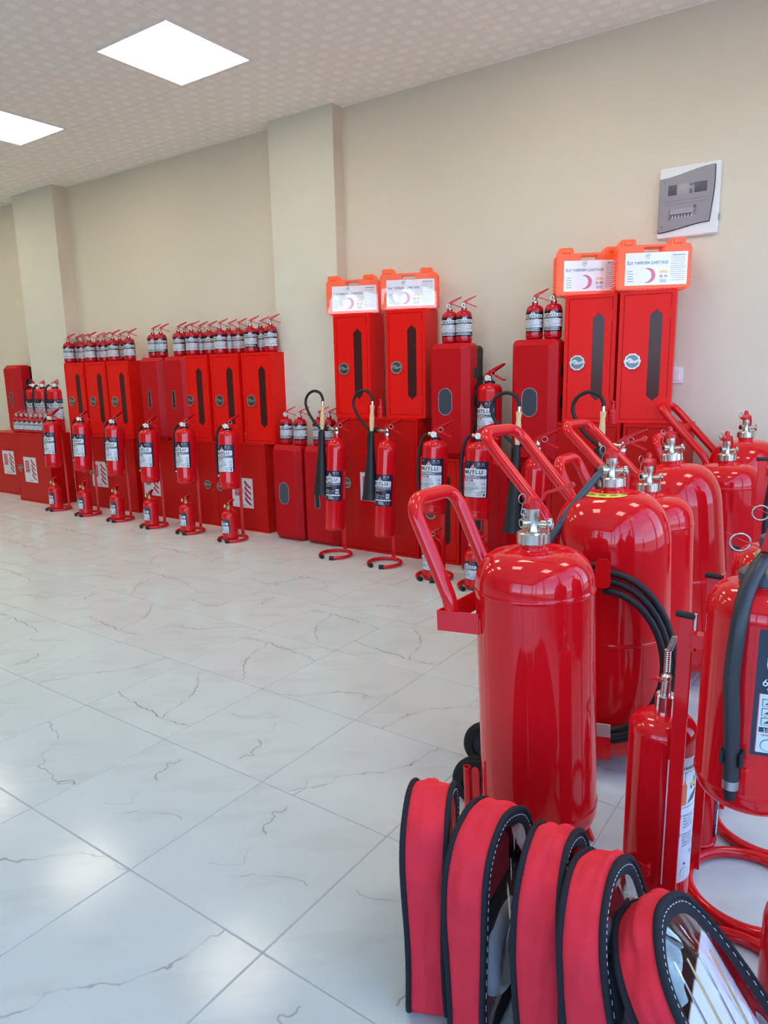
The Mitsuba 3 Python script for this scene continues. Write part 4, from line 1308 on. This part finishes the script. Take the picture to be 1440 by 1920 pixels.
trolley_s, trolley_l, trolley_b, trolley_c = make_trolley('small'), make_trolley('small', lever=True), make_trolley('big'), make_trolley('big', True, True)
GW = 'red wheeled extinguisher cylinders'
for x, y, pr_, lean, rz, lab in [(-.581, 1.470, trolley_l, -2.4, -2, 'large wheeled red cylinder in front, with a bent tube handle'),
                                 (-.555, 1.960, trolley_c, -2.4, -6, 'big wheeled red cylinder with a coiled black hose'),
                                 (-.542, 2.300, trolley_s, -2.4, 2, 'wheeled red cylinder directly behind the one with the coiled hose'),
                                 (-.500, 2.640, trolley_b, -6.0, -6, 'big domed wheeled red cylinder leaning back, fourth in the row'),
                                 (-.462, 3.210, trolley_s, -2.4, -4, 'wheeled red cylinder with a weld line high up, near the wall'),
                                 (-.448, 3.610, trolley_b, -2.4, -4, 'wheeled red cylinder at the wall, cut by the right edge')]:
    thing('wheeled_extinguisher', pr_, lab, 'fire extinguisher', place(x, y, 0.0, rz, ((0, 1, 0), lean)), GW,
          {'valve': 'nickel valve', 'valve__cap': 'red valve cap', 'hose': 'coiled black hose', 'sticker': 'oval yellow sticker', 'wheel': 'black wheel'})

# ------------------------------------------------------------------ right foreground: ring stands and what hangs and stands there
def make_ring_stand(top=.69, off=.118):
    """A full floor ring with a flat post on its rim; post at the origin, ring centre at (off, 0)."""
    ring = tube([(off + .125 * math.cos(a), .125 * math.sin(a), .0135) for a in np.linspace(0, 2 * math.pi, 49)[:-1]], .0118, 14, closed=True)
    post = cbox(-.0125, .0125, -.003, .003, .012, top, .001)
    plug = tube([(-.017, 0, top + .004), (.014, 0, top + .004)], .006, 12)
    screw = tube([(.016, -.001, top + .010), (.016, -.001, top - .03)], .003, 8)
    hook = cat([cbox(.014, .036, -.012, .012, top - .05, top - .025, .001), cbox(.010, .018, -.006, .006, top - .06, top - .02, .001)])
    return [('foot_ring', P(ring, 'm_red_tube', True)), ('post', P(post, 'm_red_tube', False)), ('post__plug', P(plug, 'm_rubber', 40)), ('post__screw', P(screw, 'm_chrome', 40)), ('hook', P(hook, 'm_red_tube', False))]


def make_heavy(r=.088, h=.385):
    """The heavy hand extinguisher in the foreground; z=0 at the foot, label towards +x, hose at the front."""
    body = lathe(cyl_body(r, 0, h, .052, .040, h + .004, weld=.045, rb=.04, bead=.0014), 64)
    lug = cbox(-.006, .006, -r - .010, -r + .004, .072, .10, .002)
    zv = h + .004
    collar = lathe([(0, zv - .003), (.040, zv - .003), (.042, zv), (.042, zv + .014), (.038, zv + .017), (0, zv + .017)], 36)
    blk = cat([lathe([(0, zv + .017), (.020, zv + .017), (.020, zv + .026), (.014, zv + .03), (.014, zv + .05), (0, zv + .05)], 20), cbox(-.020, .012, -.012, .010, zv + .026, zv + .05, .003)])
    lev = cat([hull([(x, y, z) for x, z in ((-.012, zv + .048), (.018, zv + .05), (.042, zv + .13), (.02, zv + .135), (-.002, zv + .10)) for y in (-.014, .012)])])
    low = flatbar([(.0, zv + .052), (.04, zv + .060), (.10, zv + .055)], .024, .004)
    rings = []
    for c in ((-.042, -.012, zv + .062),):
        rings.append(tube([(c[0] + .0145 * math.cos(a), c[1] + .006 * math.cos(a), c[2] + .0145 * math.sin(a)) for a in np.linspace(0, 2 * math.pi, 25)[:-1]], .0019, 8, closed=True))
    tag = tube([(-.064, -.012, zv + .076), (-.04, -.013, zv + .066), (-.014, -.012, zv + .058)], .0013, 6)
    hose = tube(smooth_path([(-.004, -.014, zv + .040), (-.010, -.040, zv + .030), (-.020, -.068, zv - .004), (-.024, -.092, zv - .055), (-.027, -.100, zv - .14), (-.022, -.101, .18), (-.018, -.100, .10), (-.017, -.100, .075)], 44), .0125, 16)
    tip = tube([(-.0170, -.1, .074), (-.0166, -.1, .055), (-.0162, -.1, .043)], [.0105, .0105, .008], 14)
    band = tube([(-.0172, -.1, .079), (-.0168, -.1, .064)], .0130, 16)
    clip = cat([cbox(-.035, -.029, -.112, -.085, .105, .13, .002), cbox(-.007, -.001, -.112, -.085, .105, .13, .002), cbox(-.033, -.003, -.0895, -.084, .105, .13, .002)])
    tab = cbox(-.018, .004, -.0935, -.084, .100, .116, .001)
    pr = Print()
    w, z0, z1 = .165, .125, .335
    pr.poly(rrect(-w / 2, w / 2, z0, z1, .003, 2), (.018, .03, .05), 1)
    hh = z1 - z0
    x0 = -w / 2 + .010
    pr.poly(rrect(x0 + .004, w / 2 - .01, z0 + hh * .66, z0 + hh * .86, .014, 4), PALE, 2)
    pr.poly(sg.Polygon([(x0 + .006, z0 + hh * .67), (x0 + .026, z0 + hh * .80), (x0 + .034, z0 + hh * .74), (x0 + .03, z0 + hh * .67)]), (.03, .035, .04), 3)
    pr.text('6 KG', x0, z0 + hh * .565, .011, PALE, 2)
    pr.text('YANGIN', x0 + .006, z0 + hh * .52, .0055, PALE, 2)
    pr.rect(x0 - .002, w / 2 - .006, z0 + .006, z0 + hh * .50, (.55, .62, .62), 2)
    pr.rect(x0 - .0035, x0 - .002, z0 + .006, z0 + hh * .50, (.5, .04, .10), 2)
    for i in range(3):
        zc = z0 + hh * (.43 - .075 * i)
        pr.rect(x0 + .002, x0 + .026, zc - .006, zc + .007, (.10, .13, .14), 3)
        pr.rect(x0 + .003, x0 + .025, zc - .005, zc + .006, (.55, .62, .62), 4)
        pr.poly(sg.Polygon([(x0 + .005, zc - .002), (x0 + .012, zc + .003), (x0 + .022, zc + .001), (x0 + .018, zc - .003)]), (.05, .07, .08), 5)
        pr.rect(x0 + .030, w / 2 - .01, zc - .005, zc + .006, (.5, .58, .58), 3)
        pr.lines(x0 + .032, w / 2 - .012, zc + .005, zc - .004, 2, (.15, .18, .2), 4, i)
    pr.rect(x0, w / 2 - .01, z0 + hh * .195, z0 + hh * .235, (.03, .05, .06), 3)
    pr.text('1000 V', x0 + .006, z0 + hh * .202, .0055, PALE, 4)
    pr.text('YETKİLİ', x0 + .004, z0 + hh * .165, .003, (.45, .04, .08), 4)
    pr.poly(sg.Point(x0 + .014, z0 + hh * .09).buffer(.0105, quad_segs=6), (.06, .1, .1), 3)
    pr.poly(sg.Point(x0 + .014, z0 + hh * .09).buffer(.0096, quad_segs=6), (.55, .62, .62), 4)
    lm, lc = pr.build(r, .0005)
    lm = rot(lm, (0, 0, 1), 57)
    return [('body', P(body, 'm_red_gloss', 40)), ('collar', P(collar, 'm_hose_grey', 30)), ('valve', P(blk, 'm_brass', 35)), ('squeeze_lever', P(lev, 'm_red_lever', False)), ('carry_lever', P(low, 'm_red_lever', False)),
            ('pin_ring', P(rings[0], 'm_steel', True)), ('seal_tag', P(tag, 'm_red_lever', True)), ('hose', P(hose, 'm_hose_dark', True)), ('hose__band', P(band, 'm_alu', 35)), ('hose__tip', P(tip, 'm_rubber', 35)),
            ('hose_clip', P(clip, 'm_black_plastic', False)), ('clip_strap', P(tab, 'm_red_lever', False)), ('mounting_lug', P(lug, 'm_red_gloss', False)), ('label', P(lm, 'm_print', color=lc))]


ring_stand, heavy = make_ring_stand(), make_heavy()
GS = 'ring stands at the right edge'
for x, y, hang, lab in [(-.239, 1.262, True, 'nearest the camera'), (-.243, 1.540, True, 'second from the camera'), (-.236, 1.810, False, 'third from the camera')]:
    thing('ring_stand', ring_stand, f'red floor ring with a flat upright post, {lab}', 'stand', place(x, y, 0, -6), GS, {'post__plug': 'black plug'})
    if hang:
        thing('heavy_extinguisher', heavy, f'heavy red extinguisher with grey hose hung on a post, {lab}', 'fire extinguisher', place(x + .118, y + .002, .385, 0), 'heavy extinguishers hung on posts', {'label': 'navy and white label', 'collar': 'blue-grey collar', 'valve': 'brass valve'})
thing('ring_stand', make_ring_stand(.83), 'red floor ring with a flat post, far back beside the wheeled cylinders', 'stand', place(-.275, 2.46, 0, 20), GS)
thing('heavy_extinguisher', heavy, 'heavy red extinguisher at the right edge behind the others', 'fire extinguisher', place(-.150, 2.50, .43, -70), 'heavy extinguishers hung on posts')

# slim vehicle extinguisher with a braided pressure tail
rv = .0635
vb = lathe(cyl_body(rv, .004, .463, .036, .016, .468, rb=.025), 48)
chrome = lathe([(0, .462), (.0185, .462), (.0185, .500), (.016, .503), (0, .503)], 28)
head = cat([lathe([(0, .500), (.010, .500), (.009, .530), (.0105, .532), (.0105, .540), (.006, .544), (.006, .552), (0, .552)], 14), mv(rot(lathe([(0, 0), (.006, 0), (.006, .024), (0, .024)], 10), (0, 1, 0), 90), 0, 0, .486)])
tail = [lathe([(0, .548)] + [(.0062 + .0007 * (i % 2), .548 + .0021 * i) for i in range(22)] + [(0, .596)], 12)]
helix = [(.0052 * math.cos(a) + .002 + .0008 * a / 6, .0052 * math.sin(a), .590 + .0028 * a / (2 * math.pi) * 1.0) for a in np.linspace(0, 2 * math.pi * 11, 150)]
spring = tube(helix, .0011, 6)
handle_v = flatbar([(-.030, .528), (-.018, .532), (.0, .525)], .012, .005)
tab = cat([extr(sg.box(-.024, .150, .020, .174).difference(sg.box(-.014, .156, .006, .168)), -rv - .009, -rv - .006), cbox(.016, .022, -rv - .008, -rv + .02, .150, .174, .001), cbox(-.026, -.021, -rv - .008, -rv + .02, .150, .174, .001)])
pr = Print()
w, z0, z1 = .15, .135, .40
pr.rect(-w / 2, w / 2, z0, z1, (.66, .71, .74), 1)
pr.text('YANGIN', -w * .30, z1 - .024, .006, INK, 2)
pr.rect(-w * .45, w * .45, z1 - .030, z1 - .0292, INK, 2)
pr.poly(rrect(-w * .30, -w * .22, z1 - .098, z1 - .054, .004, 3), (.75, .16, .06), 2)
pr.rect(-w * .275, -w * .245, z1 - .054, z1 - .048, (.75, .16, .06), 2)
pr.rect(-w * .26, -w * .255, z1 - .048, z1 - .030, INK, 2)
pr.rect(-w * .16, -w * .05, z1 - .062, z1 - .054, (.65, .52, .05), 2)
pr.rect(-w * .10, -w * .06, z1 - .054, z1 - .044, (.10, .3, .2), 3)
for xx in (-.14, -.07):
    pr.poly(sg.Point(w * xx, z1 - .064).buffer(.0028, quad_segs=3), INK, 3)
pr.rect(-w * .045, -w * .035, z1 - .062, z1 - .040, INK, 2)
pr.poly(sg.Polygon([(-w * .20, z1 - .096), (-w * .14, z1 - .082), (-w * .08, z1 - .076), (-w * .02, z1 - .070), (w * .0, z1 - .080), (-w * .06, z1 - .090)]), (.04, .06, .09), 2)
pr.rect(-w * .36, w * .1, z1 - .1035, z1 - .1025, INK, 2)
for i, t in enumerate((.118, .158)):
    pr.rect(-w * .31, -w * .275, z1 - t - .006, z1 - t, INK, 2)
    pr.text('AB'[i], -w * .303, z1 - t - .0055, .005, PALE, 3)
    pr.rect(-w * .33, -w * .305, z1 - t - .014, z1 - t - .007, (.5, .04, .12), 2)
    for r_, s_ in enumerate(('Kullanmadan önce', 'tüpü çalkalayın.', 'Pimi çekiniz.', 'Tetiğe basınız.', 'Alevin dibine sıkınız.')):
        pr.text(s_, -w * .25, z1 - t - .004 - .0062 * r_, .0036, INK, 2, bold=False)
pr.text('TSE', -w * .10, z1 - .208, .005, INK, 2)
pr.poly(sg.Point(-w * .18, z1 - .226).buffer(.0026, quad_segs=3), INK, 2)
pr.poly(sg.Point(-w * .18, z1 - .244).buffer(.010, quad_segs=6), (.35, .4, .42), 2)
pr.poly(sg.Point(-w * .18, z1 - .244).buffer(.0094, quad_segs=6), (.66, .71, .74), 3)
lm, lc = pr.build(rv, .0004)
lm = rot(lm, (0, 0, 1), 82)
clipv = cat([])if False else None
parts_v = [('body', P(vb, 'm_red_gloss', 40)), ('valve', P(chrome, 'm_chrome', 35)), ('valve__head', P(head, 'm_nickel', 35)), ('valve__braid', P(tail[0], 'm_nickel', 35)), ('valve__spring', P(spring, 'm_steel', True)), ('valve__lever', P(handle_v, 'm_red_lever', False)), ('mounting_clip', P(rot(tab, (0, 0, 1), -22), 'm_red_lever', False)), ('label', P(lm, 'm_print', color=lc))]
thing('slim_extinguisher', parts_v, 'slim red extinguisher with a chrome top and spiral spring tail behind the black-edged bags', 'fire extinguisher', place(-.283, 1.343, 0, 8), None, {'label': 'white label with a small yellow forklift', 'valve': 'chrome valve block'})

low_small = make_small(.046, .215, 'plain', 'm_red_gloss', -12)
thing('small_extinguisher', low_small, 'small red extinguisher with a white label behind the slim one with the spring tail', 'fire extinguisher', place(-.262, 1.640, .002, 150))
edge_small = make_small(.056, .245, 'stand', 'm_red_gloss', 60)
thing('small_extinguisher', edge_small, 'red extinguisher cut by the bottom right corner, beside the clear-windowed bags', 'fire extinguisher', place(-.022, 1.215, .002, 80))


# ------------------------------------------------------------------ tool bags with clear windows
def make_bag(seed, wd=.27, ht=.372, th=.085, kit='dark', bulge=.012):
    """A D-shaped soft bag standing on its narrow side: red gusset round the rim, black piped faces with a clear window. Near edge at y=0, x across, z up."""
    rng = random.Random(seed)
    # rim outline in (y, z), starting at the near bottom corner and going up
    key = [(.030, 0.0), (.006, .010), (.0, .04), (.0, .15), (.001, .25), (.012, .312), (.042, .352), (.095, ht), (.155, ht - .014), (.212, .320), (.248, .25), (wd - .004, .16), (wd, .07), (wd - .012, .018), (wd - .045, 0.0)]
    o = smooth_path([(y, 0, z) for y, z in key], 150, closed=True)[:, [0, 2]]
    n_ = len(o)
    tan = np.roll(o, -1, 0) - np.roll(o, 1, 0)
    tan /= np.linalg.norm(tan, axis=1, keepdims=True)
    nor = np.stack([-tan[:, 1], tan[:, 0]], 1)
    ctr = o.mean(0)
    if ((o - ctr) * nor).sum() < 0:
        nor = -nor
    M = 13
    s = np.linspace(-1, 1, M)
    g1 = np.stack([np.outer(np.ones(n_), s), np.outer(o[:, 0], np.ones(M)), np.outer(o[:, 1], np.ones(M))], -1)
    nz = meshkit.fbm(g1 * np.array([2.2, 9, 9]) + seed * 3.1, 3) - .5
    nz2 = meshkit.noise(np.stack([g1[..., 0] * .8, g1[..., 1] * 26, g1[..., 2] * 26], -1) + seed * 7.7) - .5
    topness = np.clip((o[:, 1] - .22) / .15, 0, 1)[:, None]
    prof = (1 - s ** 2)[None]
    out = prof * (.007 + nz * .020 + nz2 * .024 * topness)
    lift = np.clip(o[:, 1] / .03, 0, 1)[:, None]
    out = out * lift
    half = th / 2 * (1 + .10 * np.sin(o[:, 1] * 14 + seed))
    v = np.stack([s[None] * half[:, None], o[:, 0:1] + nor[:, 0:1] * out, o[:, 1:2] + nor[:, 1:2] * out], -1).reshape(-1, 3)
    f = []
    for i in range(n_):
        i2 = (i + 1) % n_
        for j in range(M - 1):
            a, b, c, d = i * M + j, i * M + j + 1, i2 * M + j + 1, i2 * M + j
            f += [(a, b, c), (a, c, d)]
    gus = mesh(v, f)
    if (gus.face_normals[:, 1:] * np.repeat(nor, 2 * (M - 1), axis=0)).sum() < 0:
        gus = mesh(v, np.array(f)[:, ::-1])
    parts = [('gusset', P(gus, 'm_red_fabric', True))]
    poly = sg.Polygon(o)
    pip = []
    for sd in (-1, 1):
        pip.append(tube([(sd * (half[i] + .001), o[i, 0] + nor[i, 0] * .0015, max(.0052, o[i, 1] + nor[i, 1] * .0015)) for i in range(n_)], .0052, 8, closed=True))
    parts.append(('piping', P(pip[0], 'm_black_fabric', True)))
    parts.append(('piping', P(pip[1], 'm_black_fabric', True)))

    def face(pg, sd, b):
        """A bulged sheet filling a polygon on one side of the bag."""
        vv, ff = [], []
        rings = [pg]
        K = 9
        base = np.array(pg.exterior.coords[:-1])
        c0 = base.mean(0)
        for k_ in range(K):
            t = 1 - k_ / (K - 1) * .999
            pts2 = c0 + (base - c0) * t
            bul = b * (1 - t ** 2)
            wr = (meshkit.fbm(np.stack([pts2[:, 0] * 22, pts2[:, 1] * 9, np.full(len(pts2), seed * 1.7)], -1), 3) - .5) * b * 1.9 * (1 - t ** 4)
            xx = sd * (np.interp(pts2[:, 1], [0, .1, .2, .3, .4], [half[np.argmin(abs(o[:, 1] - z))] for z in (0, .1, .2, .3, .385)]) + bul + wr)
            vv.append(np.stack([xx, pts2[:, 0], pts2[:, 1]], -1))
        n2 = len(base)
        for k_ in range(K - 1):
            for i in range(n2):
                i2 = (i + 1) % n2
                a, b_, c, d = k_ * n2 + i, k_ * n2 + i2, (k_ + 1) * n2 + i2, (k_ + 1) * n2 + i
                ff += [(a, b_, c), (a, c, d)]
        m = mesh(np.vstack(vv), ff)
        if m.face_normals[:, 0].mean() * sd < 0:
            m = mesh(m.vertices, np.array(ff)[:, ::-1])
        return m

    def border(sd, wdt=.024):
        inn = np.stack([o[:, 0] - nor[:, 0] * wdt, o[:, 1] - nor[:, 1] * wdt], 1)
        vv, ff = [], []
        for k_, t in enumerate((0, .35, .7, 1.0)):
            pp = o * (1 - t) + inn * t
            vv.append(np.stack([sd * (half + .004 * math.sin(math.pi * min(1, t * .9 + .1))), pp[:, 0], np.maximum(.003, pp[:, 1])], -1))
        for k_ in range(3):
            for i in range(n_):
                i2 = (i + 1) % n_
                a, b_, c, d = k_ * n_ + i, k_ * n_ + i2, (k_ + 1) * n_ + i2, (k_ + 1) * n_ + i
                ff += [(a, b_, c), (a, c, d)]
        m = mesh(np.vstack(vv), ff)
        if m.face_normals[:, 0].mean() * sd < 0:
            m = mesh(m.vertices, np.array(ff)[:, ::-1])
        return m, sg.Polygon(inn).buffer(0), inn
    bm, ip, inn = border(1)
    parts.append(('window_border', P(bm, 'm_black_fabric', True)))
    parts.append(('window', P(face(sg.Polygon(inn), 1, bulge), 'm_pvc', True)))
    parts.append(('back_panel', P(face(sg.Polygon(o), -1, .004), 'm_black_fabric', True)))
    st = []
    for sd in (1, -1):
        for i in range(0, n_, 1):
            if i % 2 == 0:
                p = o[i] - nor[i] * .0085
                q_ = o[i] + (o[(i + 1) % n_] - o[i]) * .9 - nor[i] * .0085
                if min(p[1], q_[1]) > .012:
                    x = sd * (half[i] + (.0042 if sd > 0 else .0015))
                    st.append(tube([(x, p[0], p[1]), (x, q_[0], q_[1])], .0007, 4))
    parts.append(('stitching', P(cat(st), 'm_thread', False)))
    # what shows through the window
    hx = th / 2
    tor = lambda y, z, r_, t_: mv(rot(tube([(r_ * math.cos(a), r_ * math.sin(a), 0) for a in np.linspace(0, 2 * math.pi, 33)[:-1]], t_, 10, closed=True), (0, 1, 0), 90), hx * .45, y, z)  # noqa: E731
    if kit == 'card':
        parts.append(('packed_card', P(cbox(hx * .62, hx * .80, .022, .225, .03, .262, .004), 'm_white_card', False)))
        parts.append(('packed_cloth', P(cbox(-hx * .6, hx * .5, .05, .22, .03, .20, .02), 'm_red_kit', False)))
        for i in range(4):
            yy = .07 + .04 * i
            parts.append(('packed_rod', P(tube([(hx * .86, yy - .02, .05), (hx * .80, yy + .01, .315 - .025 * i)], .0026, 8), 'm_brass' if i % 2 else 'm_chrome', True)))
    elif kit == 'roll':
        parts.append(('packed_roll', P(tor(.13, .10, .062, .020), 'm_white_card', True)))
        parts.append(('packed_cloth', P(cbox(-hx * .6, hx * .5, .05, .19, .21, .31, .02), 'm_red_kit', False)))
        parts.append(('packed_strap', P(cbox(-hx * .6, hx * .55, .04, .26, .16, .21, .01), 'm_dark_kit', False)))
    else:
        parts.append(('packed_cable', P(tor(.15, .19, .075, .022), 'm_dark_kit', True)))
        parts.append(('packed_ball', P(mv(trimesh.creation.icosphere(3, .028), hx * .3, .07, .29), 'm_hose_grey', True)))
        parts.append(('packed_cloth', P(cbox(-hx * .6, hx * .3, .06, .25, .03, .12, .015), 'm_dark_kit', False)))
    return parts


GBAG = 'red bags with clear windows'
BAGS = [  # pixel of the gusset's middle, depth of the near edge, turn, lean to the left, thickness, kit, label
    (796, 1700, .890, 24, -1.0, .066, 'dark', 'red fabric bag with black piping standing upright, leftmost and farthest out on the floor'),
    (869, 1700, .880, 5, -1.5, .062, 'roll', 'red fabric bag whose clear window shows a white roll, second from left'),
    (1003, 1700, .875, 9, -3.0, .064, 'dark', 'red fabric bag with a crumpled rim and narrow dark window, third from left'),
    (1081, 1750, .850, 4, -8.0, .064, 'dark', 'red fabric bag leaning left with a reflecting clear window, fourth from left'),
    (1138, 1750, .855, 6, -33.0, .066, 'card', 'red fabric bag leaning far left, a white card behind its wide clear window')]
for i, (px, py, y, rz, lean, th, kit, lab) in enumerate(BAGS):
    lift = abs(math.sin(math.radians(lean))) * th / 2 + .004
    q = on_plane(px, py, y)
    x = q[0] + q[2] * math.tan(math.radians(-lean))
    m = T4().translate([x, y, lift]).rotate([0, 0, 1], rz).rotate([0, 1, 0], lean)
    thing('tool_bag', make_bag(i + 3, kit=kit, th=th, bulge=.016 if kit == 'card' else .010), lab, 'bag', m, GBAG, {'window': 'clear plastic window', 'piping': 'black piping', 'window_border': 'black window border'})
    labels[f'tool_bag__stitching' if i == 0 else f'tool_bag_{i:03d}__stitching'] = {'kind': 'stuff', 'label': 'pale dashed stitching'}
